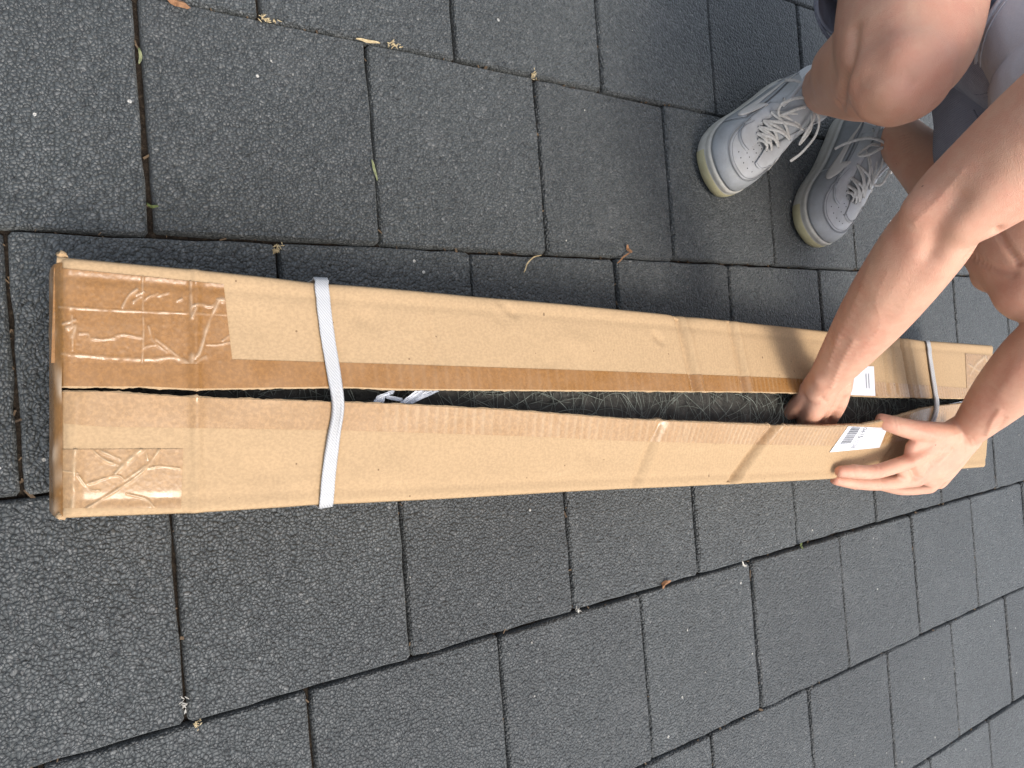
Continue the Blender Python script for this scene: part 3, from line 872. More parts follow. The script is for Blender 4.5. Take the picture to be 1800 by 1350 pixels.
# hands --------------------------------------------------------------
def finger(pts, r, up=(0, 0, 1)):
    S.append(loft(pts, [r * 1.08, r * 1.02, r * .96, r * .80][:len(pts)] if len(pts) == 4 else [r, r * .95, r * .8], up=up, n=14, sub=4))
    for p in pts[1:-1]: S.append(ellipsoid(p, (r * 1.07,) * 3, 12, 8))
# left hand on the flap (lower hand in the picture)
L_mcp = [at(1592, 813, .176), at(1611, 843, .164), at(1634, 858, .146), at(1652, 851, .128)]
L_pip = [at(1540, 829, .168), at(1548, 850, .148), at(1585, 861, .118), at(1610, 852, .102)]
L_dip = [at(1502, 829, .158), at(1503, 848, .137), at(1545, 852, .095), at(1578, 846, .082)]
L_tip = [at(1477, 829, .150), at(1469, 843, .131), at(1518, 845, .078), at(1556, 841, .068)]
for k, r in enumerate((.0116, .0116, .0106, .0092)): finger([L_mcp[k], L_pip[k], L_dip[k], L_tip[k]], r)
for k, m_ in enumerate(L_mcp):
    b0 = wrL + (m_ - L_mcp[1]) * .45
    S.append(loft([b0, b0 * .5 + m_ * .5 + A_([0, 0, .002]), m_], [(.015, .013), (.0145, .013), (.0125, .0115)], n=14))
for k in range(3):
    S.append(loft([L_mcp[k] * .82 + wrL * .18, L_mcp[k + 1] * .82 + wrL * .18], [.0125, .0125], n=12))
S.append(ellipsoid(L_mcp[0] + A_([0, 0, .001]), (.0125,) * 3, 12, 8)); S.append(ellipsoid(L_mcp[1] + A_([0, 0, .001]), (.0128,) * 3, 12, 8))
S.append(loft([L_mcp[0] * .9 + wrL * .1, L_mcp[1] * .9 + wrL * .1, L_mcp[2] * .9 + wrL * .1], [.0118, .0122, .0110], n=12))
S.append(loft([L_mcp[0] * .7 + wrL * .3, L_mcp[1] * .7 + wrL * .3, L_mcp[2] * .7 + wrL * .3], [.0135, .0140, .0125], n=12))
S.append(loft([L_mcp[0] * .75 + L_pip[0] * .25, L_mcp[1] * .75 + L_pip[1] * .25], [.0095, .0095], n=12))
tL = [at(1668, 765, .205), at(1612, 757, .192), at(1572, 747, .176), at(1549, 739, .162)]
S.append(loft(tL, [.021, .0170, .0145, .0120], n=16)); S.append(ellipsoid(tL[2], (.0138,) * 3, 12, 8))
S.append(loft([at(1640, 775, .196), at(1608, 782, .184), at(1600, 800, .178)], [.015, .012, .010], n=14))
S.append(loft([at(1655, 785, .200), at(1622, 795, .186)], [.016, .012], n=14))
S.append(loft([wrL, at(1668, 785, .200), at(1635, 815, .182), at(1618, 832, .171)], [(.033, .022), (.038, .019), (.036, .016), (.028, .0135)], n=18, up=(-.25, 0, 1)))
# right hand down in the slit (upper hand)
R_mcp = [at(1386, 726, .108), at(1405, 738, .105), at(1429, 746, .101), at(1452, 748, .098)]
for k, m_ in enumerate(R_mcp):
    b0 = wrR + (m_ - R_mcp[1]) * .5
    S.append(loft([b0, b0 * .5 + m_ * .5 + A_([0, 0, .006]), m_], [(.015, .014), (.0145, .0135), (.0125, .012)], n=14))
    d1 = A_([.004, -.024 + .005 * k, -.026]); d2 = A_([.001, -.010, -.020])
    finger([m_, m_ + d1, m_ + d1 + d2, m_ + d1 + d2 * 1.7], .0092 - .0004 * k)
for k in range(3):
    S.append(loft([R_mcp[k] * .85 + wrR * .15, R_mcp[k + 1] * .85 + wrR * .15], [.0125, .0125], n=12))
    S.append(loft([R_mcp[k] * .5 + wrR * .5, R_mcp[k + 1] * .5 + wrR * .5], [.016, .016], n=12))
t0 = at(1428, 702, .145)
finger([t0, at(1408, 720, .118), at(1396, 728, .095), at(1388, 732, .08)], .0108)
S.append(loft([wrR, t0 * .6 + R_mcp[0] * .4], [.026, .020], n=14))
S.append(loft([wrR, wrR * .45 + (R_mcp[1] + R_mcp[2]) / 2 * .55, (R_mcp[1] + R_mcp[2]) / 2], [(.033, .024), (.037, .020), (.034, .014)], n=18))
V, F = join(*S)
body = obj('body', V, F, MAT['skin'], person)
def soft_w(co):
    w = np.ones(len(co))
    for a, b in ((wrL, (L_mcp[0] + L_mcp[1]) / 2), ((L_mcp[0] + L_mcp[1]) / 2, (L_tip[0] + L_tip[1]) / 2), (at(1660, 760, .2), tL[3]), (wrR, R_mcp[1]), (R_mcp[1], R_mcp[1] + A_([0, -.05, -.05])), (headc, headc)):
        d = b - a; s = np.clip(((co - a) @ d) / (d @ d + 1e-9), 0, 1); r = np.linalg.norm(co - a - s[:, None] * d, axis=1)
        lim = .13 if a is headc else .062
        w = np.minimum(w, np.clip((r - lim) / .05, .06, 1))
    return w
remesh(body, .0021, 90, soft_w)
bvb = None
def sculpt(strokes):
    from mathutils.bvhtree import BVHTree as BT
    me = body.data; base = wloc(body); n = len(me.vertices)
    co = np.empty(n * 3); me.vertices.foreach_get('co', co); co = co.reshape(-1, 3)
    nr = np.empty(n * 3); me.vertex_normals.foreach_get('vector', nr); nr = nr.reshape(-1, 3)
    tree = BT.FromPolygons([tuple(c) for c in co], [tuple(p.vertices) for p in me.polygons])
    off = np.zeros(n); o_ = Vector(CAM) - base
    for px, amp, w in strokes:
        pts = cat(np.array(px, float), 6) if len(px) > 1 else np.array(px, float)
        H_ = [np.array(h[0]) for h in (tree.ray_cast(o_, Vector(ray(*q)).normalized()) for q in pts) if h[0] is not None]
        if not H_: continue
        H_ = np.array(H_); lo, hi = H_.min(0) - 3 * w, H_.max(0) + 3 * w
        idx = np.nonzero(((co > lo) & (co < hi)).all(1))[0]
        if not len(idx): continue
        d2 = np.min(((co[idx][:, None, :] - H_[None]) ** 2).sum(2), axis=1)
        m = len(pts)
        off[idx] += amp * np.exp(-d2 / w ** 2)
    co = co + nr * off[:, None]
    me.vertices.foreach_set('co', co.ravel()); me.update()
sculpt([
    # right arm: elbow crease, muscle valleys, outer bump, tendons near the wrist
    ([(1683, 350), (1655, 392), (1645, 418), (1636, 446)], -.0042, .011), ([(1640, 440), (1600, 500), (1560, 560)], -.0018, .012), ([(1600, 362)], .006, .020), ([(1690, 430), (1660, 480)], .0030, .018),
    ([(1530, 470), (1500, 540), (1470, 600)], .0016, .007), ([(1500, 480), (1478, 540), (1452, 610)], -.0014, .007), ([(1560, 430), (1530, 500)], .0022, .014),
    ([(1720, 300), (1680, 350)], -.002, .016), ([(1740, 350), (1700, 400)], .003, .022),
    ([(1500, 600), (1478, 640), (1462, 680)], .0013, .0040), ([(1476, 590), (1456, 640)], .0011, .0035), ([(1445, 700), (1462, 716), (1478, 720)], -.0012, .004), ([(1436, 668)], .003, .010), ([(1490, 690)], .0025, .010),
    ([(1560, 480), (1540, 530), (1548, 570), (1520, 610)], .0005, .0026), ([(1690, 300), (1650, 350), (1610, 390)], .0009, .003),
    # left arm and hand
    ([(1757, 722), (1744, 742), (1736, 764)], .0022, .0042), ([(1765, 735), (1752, 760)], -.0016, .005), ([(1770, 640), (1735, 700)], -.0012, .010), ([(1790, 640), (1755, 690)], .0015, .010),
    ([(1708, 768), (1716, 784)], -.0007, .0022), ([(1700, 770), (1708, 786)], -.0007, .0022), ([(1690, 772), (1699, 792)], -.0006, .0022),
    ([(1672, 780), (1640, 798), (1602, 814)], .0014, .0036), ([(1672, 792), (1645, 818), (1618, 842)], .0015, .0036), ([(1655, 800), (1625, 822)], -.0013, .0045), ([(1650, 768), (1612, 758)], .0010, .0045),
    ([(1630, 790), (1605, 795)], -.0022, .010), ([(1596, 814)], .0018, .007), ([(1613, 846)], .0020, .007),
    ([(1538, 818), (1541, 836)], -.0007, .0018), ([(1546, 818), (1549, 836)], -.0008, .0018), ([(1500, 822), (1502, 836)], -.0006, .0016), ([(1549, 843), (1551, 858)], -.0008, .0018), ([(1541, 842), (1543, 857)], -.0007, .0018), ([(1504, 841), (1505, 855)], -.0006, .0016),
    ([(1572, 736), (1575, 752)], -.0008, .002), ([(1579, 737), (1582, 753)], -.0007, .002), ([(1660, 780), (1650, 806), (1630, 828)], .0008, .0022), ([(1690, 760), (1660, 772), (1640, 786)], .0007, .0022),
    # near knee
    ([(1500, 55), (1494, 110), (1482, 150), (1478, 188)], -.0060, .010), ([(1520, 205), (1560, 214)], .0035, .016), ([(1510, 150), (1540, 132), (1590, 128)], -.0028, .012), ([(1560, 180)], .0045, .026), ([(1640, 170), (1680, 120)], -.0028, .018),
    ([(1600, 146)], -.0022, .006), ([(1530, 60), (1540, 100)], -.003, .018), ([(1690, 60), (1680, 100)], .0035, .022), ([(1596, 90), (1640, 70)], .003, .026), ([(1440, 60), (1430, 130)], .003, .02),
    # far knee fold, ankle folds
    ([(1752, 402), (1766, 428), (1790, 462)], -.0045, .005), ([(1703, 446), (1745, 470), (1780, 480)], -.003, .006),
    ([(1583, 238), (1588, 264)], -.0012, .0026), ([(1591, 236), (1596, 266)], -.0012, .0026), ([(1600, 240), (1604, 266)], -.0009, .0026)])
# ruddier knuckles, knees and elbows
co = np.empty(len(body.data.vertices) * 3); body.data.vertices.foreach_get('co', co); co = co.reshape(-1, 3) + np.array(wloc(body))
rud = np.zeros(len(co))
for c, r, a in [(L_mcp[0], .014, 1), (L_mcp[1], .015, 1), (L_pip[0], .011, .7), (L_pip[1], .011, .7), (L_tip[0], .012, .7), (L_tip[1], .012, .8), (tL[1], .02, .6), (tL[3], .014, .6),
                (kneeR + A_([.03, -.03, .03]), .05, .5), (kneeR + A_([-.03, -.01, .08]), .05, .35), (kneeL, .05, .5), (elR, .05, .35), (R_mcp[3], .02, .7), (R_mcp[2], .02, .5), (wrR, .03, .3)]:
    rud = np.maximum(rud, a * np.exp(-((co - c) ** 2).sum(1) / r ** 2))
vcol(body, 'ruddy', rud)
# nails
def nail(c, d, nrm, w, l):
    d = d / np.linalg.norm(d); nrm = nrm - d * (nrm @ d); nrm /= np.linalg.norm(nrm); s = np.cross(d, nrm); V = []
    for i in range(6):
        for j in range(7):
            a, b = i / 5, (j / 6 - .5) * 2
            ww = w * (1 if a < .75 else 1 - 1.2 * (a - .75)); V.append(c + d * l * (a - .5) + s * ww * b * .5 + nrm * (.0009 - .0022 * b * b))
    o = obj('fingernail', V, grid_faces(6, 7), MAT['nail'], body)
    if o.data.polygons[10].normal.dot(Vector(nrm)) < 0: o.data.flip_normals()
for k, rr__ in ((0, .0074), (1, .0076)):
    d = L_tip[k] - L_dip[k]
    nail(L_tip[k] - d * .05 + A_([.0006, 0, .0010]) + A_([.3, 0, 1]) / 1.04 * rr__ * .86, d, A_([.3, 0, 1]), .0092, .0115)
# head details
hv, hf = ellipsoid(hp(-.022, 0, .032), (.104, .084, .100), 28, 18, HM)
keep = [f for f in hf if all((HM.T @ (np.array(hv[i]) - headc))[0] < .052 - .5 * max(0, -(HM.T @ (np.array(hv[i]) - headc))[2]) for i in f)]
hair = obj('hair', [np.array(v) + .006 * mnoise.noise(tuple(np.array(v) * 60)) for v in hv], keep, MAT['hair'], person)
for q in (-1, 1):
    e = obj('eye', *ellipsoid(hp(.076, q * .031, .010), (.012,) * 3, 14, 10), MAT['eye'], body)
    obj('iris', *ellipsoid(hp(.0855, q * .031, .008), (.0035, .0058, .0058), 12, 8, HM), MAT['iris'], body)
obj('lips', *ellipsoid(hp(.099, 0, -.062), (.006, .022, .0075), 14, 8, HM), MAT['lip'], body)

# tee shirt -----------------------------------------------------------
def wrinkle(V, amp, sc, seed=0):
    return [np.array(v) + amp * np.array([mnoise.noise((v[0] * sc + seed, v[1] * sc, v[2] * sc)), mnoise.noise((v[0] * sc, v[1] * sc + seed + 9, v[2] * sc)), mnoise.noise((v[0] * sc, v[1] * sc, v[2] * sc + seed + 4))]) for v in V]
tsp = [pel + tv * .50 - fwd * .03, pel + tv * .56 - fwd * .028, pel + tv * .64 - fwd * .02, pel + tv * .75, chest + tv * .03, chest + tv * .10]
pv = loft(tsp, [(.165, .125), (.165, .125), (.165, .125), (.178, .13), (.16, .10), (.075, .07)], up=fwd, n=40, sub=8, caps=False)
parts = [(wrinkle(pv[0], .012, 11), pv[1])]
for s_, e_ in ((shR, elR), (shL, elL)):
    u = e_ - s_; sv = loft([s_ - u * .1 + (chest - s_) * .45, s_ - u * .1 + (chest - s_) * .3, s_ - u * .06 + (chest - s_) * .16], [.085, .078, .070], n=26, sub=8, caps=False)
    parts.append((wrinkle(sv[0], .008, 16), sv[1]))
tee = obj('tee_shirt', *join(*parts), MAT['tee'], person); solid(tee, .0025, 0)
for k_, r_ in ((0, .0034), (2, .0012)):
    ring = np.array(parts[0][0][40 * k_:40 * k_ + 40]); rc = ring.mean(0); ring = rc + (ring - rc) * 1.008
    obj('hem', *loft(np.vstack([ring, ring[:1]]), [r_] * 41, n=6, sub=2, caps=False), MAT['tee'], tee)

# shorts --------------------------------------------------------------
parts = []
def thigh_cloth(hip, kn, frac, r0, r1, droop):
    v = kn - hip; P = [hip - v * .12, hip + v * frac * .4, hip + v * frac * .8 - A_([0, 0, droop * .6]), hip + v * frac - A_([0, 0, droop])]
    L_ = loft(P, [r0, (r0 + r1) / 2 + .002, (r1, r1 + droop * .6), (r1 + .003, r1 + droop)], n=36, sub=9, caps=False)
    parts.append((wrinkle(L_[0], .008, 15), L_[1])); return L_
cR = thigh_cloth(hipR, kneeR, .52, .107, .094, .014)
cL = thigh_cloth(hipL, kneeL, .66, .107, .092, .012)
pb = loft([pel + A_([0, 0, -.07]), pel, pel + tv * .18, pel + tv * .36, pel + tv * .60], [(.10, .09), (.165, .130), (.155, .122), (.148, .112), (.140, .098)], up=fwd, n=32, sub=6)
parts.append((wrinkle(pb[0], .005, 14), pb[1]))
shorts = obj('shorts', *join(*parts), MAT['denim'], person); solid(shorts, .003, 0)
n_ = 36
for Lc in (cR, cL):
    Vr = np.array(Lc[0]); last = Vr[-n_:]; c = last.mean(0)
    for inset in (0, -2):
        ring = Vr[-n_ + inset * n_: len(Vr) + inset * n_]
        rc = ring.mean(0); ring = rc + (ring - rc) * (1.03 if inset == 0 else 1.022)
        ring = wrinkle(ring, .008, 15) if False else ring
        o = obj('hem_stitch', *loft(np.vstack([ring, ring[:1]]), [.0024 if inset == 0 else .0010] * (n_ + 1), n=6, sub=2, caps=False), MAT['seam'], shorts)

from mathutils.bvhtree import BVHTree
bv = BVHTree.FromPolygons([v.co + wloc(shorts) for v in shorts.data.vertices], [tuple(p.vertices) for p in shorts.data.polygons])
def seam(px, r=.0012):
    P = []
    for q in cat(np.array(px, float), 8):
        d = Vector(ray(*q)).normalized(); h = bv.ray_cast(Vector(CAM), d)
        if h[0] is not None: P.append(np.array(h[0] - d * .0022))
    if len(P) > 3: obj('pocket_seam', *loft(P, [r] * len(P), n=6, sub=1), MAT['seam'], shorts)
seam([(1702, 160), (1722, 166), (1748, 158)]); seam([(1702, 166), (1724, 172), (1750, 164)], .0009)
seam([(1724, 180), (1738, 191), (1757, 192), (1776, 182)]); seam([(1728, 176), (1742, 186), (1757, 187), (1774, 178)], .0009)
seam([(1712, 194), (1720, 210), (1729, 224)]); seam([(1748, 158), (1750, 170), (1748, 180)], .0009)

# shoes ---------------------------------------------------------------
OUT = [(.300, .010), (.291, .034), (.262, .050), (.22, .0535), (.155, .041), (.09, .0375), (.04, .036), (.010, .023), (0, 0),
       (.010, -.024), (.04, -.037), (.10, -.0415), (.16, -.047), (.21, -.0535), (.25, -.0505), (.281, -.036), (.297, -.012)]
THR = [(.208, .002, .073), (.205, .013, .074), (.196, .018, .077), (.178, .021, .084), (.140, .026, .097), (.100, .034, .110), (.060, .034, .100), (.022, .022, .104), (.008, 0, .112),
       (.022, -.022, .104), (.060, -.034, .098), (.100, -.034, .110), (.140, -.026, .097), (.178, -.021, .084), (.196, -.018, .077), (.205, -.013, .074), (.208, -.004, .073)]
NUU = 17
def per(P, u):
    P = np.asarray(P, float); m = len(P); i = int(math.floor(u)); t = u - i
    a, b, c, d = P[(i - 1) % m], P[i % m], P[(i + 1) % m], P[(i + 2) % m]
    return .5 * ((2 * b) + (c - a) * t + (2 * a - 5 * b + 4 * c - d) * t * t + (3 * b - a - 3 * c + d) * t ** 3)
def surf0(u, t):
    o = per(OUT, u); c = per(THR, u)
    toe = max(0, min(1, (o[0] - .10) / .14))
    g = (1 - math.cos(t * math.pi / 2)) * (.55 + .45 * toe) + t ** 1.5 * (.45 - .45 * toe)
    k = math.sin(t * math.pi / 2) * toe + (1 - toe) * (t * .8 + .2 * math.sin(t * math.pi / 2))
    spring = .010 * max(0, (o[0] - .24) / .06) ** 2 * (1 - t)
    b = .003 * math.sin(t * math.pi) * (1 - toe)
    p = np.array([o[0] + (c[0] - o[0]) * g, o[1] + (c[1] - o[1]) * g, .030 + spring + (c[2] - .030) * k])
    d = np.array([c[0] - o[0], c[1] - o[1], 0]); d /= np.linalg.norm(d) + 1e-9
    p -= d * b
    # flexing creases across the vamp
    if toe > .5 and t > .35: p[2] += .0016 * math.sin((p[0] - .21) * 330) * math.exp(-((p[0] - .215) / .02) ** 2) * math.sin(math.pi * min(1, t)) 
    return p
def surf(u, t, off=0.0):
    p = surf0(u, t)
    if off:
        e = .02
        du = surf0(u + e, t) - surf0(u - e, t); t1, t0 = min(1, t + .02), max(0, t - .02); dt = surf0(u, t1) - surf0(u, t0)
        n = np.cross(du, dt); n /= np.linalg.norm(n) + 1e-9
        p = p + n * off
    return p
def build_shoe(heel, dirv, mirror, pitch, side_label):
    dx = np.array([dirv[0], dirv[1], 0.]); dx /= np.linalg.norm(dx); dy = np.array([-dx[1], dx[0], 0.])
    def W(p):
        x, y, z = p
        if mirror: y = -y
        zz = z + max(0, (.19 - x)) * pitch
        return np.array(heel) + dx * x + dy * y + np.array([0, 0, zz])
    flip = mirror
    def mk(name, V, F, mat, parent, smooth=True):
        F = [tuple(f) for f in F]
        if flip: F = [tuple(reversed(f)) for f in F]
        return obj(name, [W(v) for v in V], F, mat, parent, smooth)
    NA, NTT = 102, 18
    V = [surf(i * NUU / NA, j / (NTT - 1)) for i in range(NA) for j in range(NTT)]
    F = grid_faces(NA, NTT, close_u=True)
    shoe = mk('shoe', V, F, MAT['leather'], person); tag(shoe, side_label)
    def side_ring(levels, name, mat, u0=0, u1=NUU, na=NA, grow=0.0):
        V = []; full = u1 - u0 >= NUU
        cnt = na if full else na
        for i in range(cnt):
            u = u0 + (u1 - u0) * i / (cnt if full else cnt - 1)
            o = per(OUT, u); e = per(OUT, u + .05) - per(OUT, u - .05); nn = np.array([e[1], -e[0]]); nn /= np.linalg.norm(nn)
            if nn @ (o - np.array([.15, 0])) < 0: nn = -nn
            sp = .010 * max(0, (o[0] - .24) / .06) ** 2
            for z, off in levels:
                off = off + grow
                V.append((o[0] + nn[0] * off, o[1] + nn[1] * off, z + sp * (1 if z > .012 else .8)))
        F = grid_faces(cnt, len(levels), close_u=full)
        return mk(name, V, F, mat, shoe)
    mid = side_ring([(.0005, -.012), (.0005, -.001), (.003, .0015), (.010, .0030), (.018, .0034), (.0205, .0024), (.0225, .0034), (.0265, .0036), (.0285, .0028), (.0300, .0010), (.0308, -.0025)], 'midsole', MAT['sole'])
    side_ring([(.0012, .0005), (.003, .0030), (.010, .0044), (.0165, .0046), (.0185, .0036)], 'toe_rubber', MAT['gum'], -2.1, 2.1, 30)
    def patch(name, uv, mat, off=.0013, nu=22, nv=8, th=.0012, parent=None):
        """uv(a,b)->(u,t)"""
        V = [surf(*uv(i / (nu - 1), j / (nv - 1)), off) for i in range(nu) for j in range(nv)]
        o = mk(name, V, grid_faces(nu, nv), mat, parent or shoe)
        s = o.modifiers.new('s', 'SOLIDIFY'); s.thickness = th; s.offset = -1; return o
    # mudguard round the toe, eyestays, heel counter, collar
    patch('toe_guard', lambda a, b: (-3.6 + 7.2 * a, .02 + b * (.36 + .30 * abs(2 * a - 1) ** 3)), MAT['leather2'], .0013, 60, 7)
    for s0 in (1, -1):
        patch('lace_stay', lambda a, b: (s0 * (.75 + 4.05 * a), 1 - b * (.34 + .1 * math.sin(a * 3))), MAT['leather'], .0016, 30, 7)
        patch('side_panel', lambda a, b: (s0 * (3.7 + 2.6 * a), .02 + b * (.50 + .1 * a)), MAT['leather2'], .0008, 24, 6, .0008)
    patch('heel_counter', lambda a, b: (6.9 + 3.2 * a, .02 + .6 * b), MAT['leather'], .0014, 26, 6)
    V = [surf(i * NUU / NA, 1) + np.array([0, 0, .001]) for i in range(NA + 1) if 4.6 < (i * NUU / NA) % NUU < 12.4]
    mk('collar', *loft(V, [.0045] * len(V), n=10, sub=1, caps=True), MAT['leather'], shoe)
    # side emblem: curved tick, both sides
    def xs_u(x, s0):
        us = np.linspace(1.6, 7.4, 80); X = [surf0(s0 * u, .3)[0] for u in us]
        return s0 * float(np.interp(-x, [-q for q in X], us))
    for s0 in (1, -1):
        lo = cat(np.array([(.052, .60), (.09, .45), (.14, .29), (.178, .22), (.205, .27), (.214, .40), (.204, .54), (.180, .69)]), 5)
        up_ = cat(np.array([(.052, .605), (.085, .525), (.125, .46), (.155, .43), (.170, .45), (.172, .53), (.174, .60), (.179, .692)]), 5)
        V = []; nv = 6
        for p, q in zip(lo, up_):
            for j in range(nv):
                r = p + (q - p) * j / (nv - 1); V.append(surf(xs_u(r[0], s0), r[1], .0024))
        o = mk('side_emblem', V, grid_faces(len(lo), nv), MAT['emblem'], shoe)
        s = o.modifiers.new('s', 'SOLIDIFY'); s.thickness = .0012; s.offset = 0
    # toe box perforations
    parts = []
    for a, cnt in ((.54, 5), (.66, 5), (.78, 4), (.89, 3)):
        for k in range(cnt):
            u = (k - (cnt - 1) / 2) * (.50 + .12 * (1 - a))
            c = surf(u, a, .0004); ex = surf(u + .05, a, .0004) - c; ey = surf(u, a + .02, .0004) - c
            ex /= np.linalg.norm(ex); ey /= np.linalg.norm(ey)
            Vd = [c + .0011 * (ex * math.cos(q) + ey * math.sin(q)) for q in np.linspace(0, 2 * math.pi, 9)[:-1]]
            parts.append((Vd, [tuple(range(8))]))
    tag(mk('perforation', *join(*parts), MAT['hole'], shoe, False), kind='stuff')
    # stitching lines
    def line(us, name='stitching', r=.0005):
        mk(name, *loft([surf(u, t, .0026) for u, t in us], [r] * len(us), n=5, sub=2, caps=False), MAT['stitch'], shoe)
    line([(-3.4 + 6.8 * k / 40, (.02 + .36 + .30 * abs(2 * k / 40 - 1) ** 3) * .94) for k in range(41)])
    for s0 in (1, -1): line([(s0 * (.75 + 4.05 * k / 20), 1 - .31 - .1 * math.sin(k / 20 * 3)) for k in range(21)])
    line([(-3.3 + 6.6 * k / 40, (.02 + .36 + .30 * abs(2 * k / 40 - 1) ** 3) * 1.07) for k in range(41)], r=.0004)
    for s0 in (1, -1): line([(s0 * (3.7 + 2.6 * k / 16), .52 + .1 * k / 16) for k in range(17)])
    # tongue, padded
    V = []
    for i in range(16):
        x = .204 - (.204 - .072) * i / 15
        wq = interp([(.06, .034), (.10, .033), (.14, .026), (.178, .021), (.205, .012)], x)
        zq = interp([(.07, .136), (.085, .127), (.10, .117), (.14, .097), (.178, .082), (.205, .071)], x)
        for j in range(9):
            s = (j / 8 - .5) * 2; V.append((x, s * wq * .96, zq + .003 - .007 * abs(s) ** 2.2))
    o = mk('tongue', V, grid_faces(16, 9), MAT['leather2'], shoe)
    s = o.modifiers.new('s', 'SOLIDIFY'); s.thickness = .006; s.offset = -1
    # laces: flat cotton, criss-crossed over six pairs of eyelets
    ey = [(1.05 + .78 * k) for k in range(6)]
    eL = [surf(u, .90, .0026) for u in ey]; eR = [surf(-u, .90, .0026) for u in ey]
    for p in eL + eR:
        Vd = [p + np.array([.0026 * math.cos(q), .0026 * math.sin(q), .0004]) for q in np.linspace(0, 2 * math.pi, 11)[:-1]]
        mk('eyelet', Vd, [tuple(range(10))], MAT['hole'], shoe, False)
    def lace(P, r=.0029, name='lace'):
        up = np.array([0.2, 0, 1.])
        mk(name, *loft(P, [(r, r * .5)] * len(P), up=up, n=8, sub=5, caps=True), MAT['lace'], shoe)
    for k in range(6):
        m_ = (eL[k] + eR[k]) / 2 + np.array([0, 0, .0065]); lace([eL[k] + np.array([0, 0, -.001]), eL[k] * .75 + eR[k] * .25 + np.array([0, 0, .0055]), m_, eL[k] * .25 + eR[k] * .75 + np.array([0, 0, .0055]), eR[k] + np.array([0, 0, -.001])])
        if k < 5:
            for p, q, dz in ((eL[k], eR[k + 1], .008), (eR[k], eL[k + 1], .0095)):
                lace([p, p * .7 + q * .3 + np.array([0, 0, dz - .002]), (p + q) / 2 + np.array([0, 0, dz]), p * .3 + q * .7 + np.array([0, 0, dz - .002]), q])
    kn = (eL[5] + eR[5]) / 2 + np.array([-.006, 0, .013])
    mk('lace_knot', *ellipsoid(kn, (.007, .006, .005), 12, 8), MAT['lace'], shoe)
    lace([kn, kn + (.020, -.022, .006), kn + (.052, -.034, -.008), kn + (.060, -.020, -.016), kn + (.034, -.012, -.004), kn], .0026, 'lace_loop')
    lace([kn, kn + (-.010, -.025, .004), kn + (-.004, -.045, -.006), kn + (.006, -.056, -.016)], .0026, 'lace_end')
    lace([kn, kn + (.010, .022, .010), kn + (.016, .045, -.004), kn + (.030, .060, -.030), kn + (.040, .064, -.048)], .0026, 'lace_end')
    lace([kn, kn + (.018, .016, .008), kn + (.042, .030, -.004), kn + (.046, .040, -.016), kn + (.018, .030, -.004), kn], .0026, 'lace_loop')
    return shoe
build_shoe((-.312, 1.062, 0), (.592, -.806), False, .0, 'scuffed grey white sneaker on the foot nearest the camera')
build_shoe((-.290, 1.252, 0), (.815, -.580), True, .0, 'scuffed grey white sneaker on the farther foot')
for an, kn in ((ankR, kneeR), (ankL, kneeL)):
    w = kn - an
    so_ = obj('sock', *loft([an - w * .14, an + w * .02, an + w * .065], [.042, .0405, .0395], n=24, sub=5, caps=False), MAT['sock'], person); solid(so_, .002, 1)

# ------------------------------------------------------------------ small things lying in the joints
def ribbon_obj(name, px, w, mat, label_, cat_, z=.004, group=None, curl=.002):
    P = cat(np.array([at(x, y, z) for x, y in px]), 5); n = len(P); V = []
    T_ = np.gradient(P, axis=0); T_ /= np.linalg.norm(T_, axis=1)[:, None]
    for i, (c, t) in enumerate(zip(P, T_)):
        s = np.cross(t, (0, 0, 1.)); k = math.sin(math.pi * (.06 + .88 * i / (n - 1)))
        for j in (-1, 0, 1): V.append(c + s * j * w * k / 2 + A_([0, 0, curl * (abs(j) + math.sin(i * .9) * .4)]))
    o = obj(name, V, grid_faces(n, 3), mat); check_up(o); solid(o, .0004)
    return tag(o, label_, cat_, group)
def leaf_obj(px, py, r, ang, mat, label_, cat_='leaf', z=.003, name='dry_leaf'):
    c = at(px, py, z); V = [c + A_([0, 0, .002])]; n = 12; rr = random.Random(int(px))
    for k in range(n):
        a = 2 * math.pi * k / n; q = r * (.55 + .45 * abs(math.cos(a / 1.0)) ) * rr.uniform(.75, 1.2)
        p = A_([math.cos(a) * q, math.sin(a) * q * .55, .003 * math.cos(2 * a) + rr.uniform(0, .003)])
        V.append(c + A_([p[0] * math.cos(ang) - p[1] * math.sin(ang), p[0] * math.sin(ang) + p[1] * math.cos(ang), p[2]]))
    o = obj(name, V, [(0, k + 1, (k + 1) % n + 1) for k in range(n)], mat, smooth=False); check_up(o); solid(o, .0004)
    return tag(o, label_, cat_)
leaf_obj(311, 4, .012, 1.2, MAT['leaf'], 'curled brown leaf in the joint at the upper left edge')
leaf_obj(1104, 437, .008, .5, MAT['leaf'], 'thin reddish brown leaf scrap between cardboard box and shoes')
leaf_obj(1168, 1027, .011, 2.0, MAT['leaf'], 'reddish brown leaf scrap in the joint below the cardboard box')
leaf_obj(1713, 488, .010, .3, MAT['leaf'], 'small tan leaf scrap in a joint near the far knee')
leaf_obj(1408, 959, .007, .3, MAT['moss'], 'tiny yellow green moss tuft in the joint below the hands', 'moss', name='moss_tuft')
leaf_obj(266, 362, .0055, 1.4, MAT['moss'], 'olive green moss tuft in the joint above the box end', 'moss', name='moss_tuft')
ribbon_obj('straw', [(625, 69), (645, 73), (667, 77)], .0035, MAT['straw'], 'straight pale straw lying across a joint near the upper edge', 'straw')
ribbon_obj('grass_blade', [(652, 281), (657, 297), (662, 318)], .0030, MAT['grass'], 'pale green grass blade standing in a joint above the box', 'grass blade', .005)
ribbon_obj('grass_blade', [(243, 85), (247, 100), (244, 113)], .0026, MAT['grass'], 'dull green grass blade in the upper left joint', 'grass blade', .004)
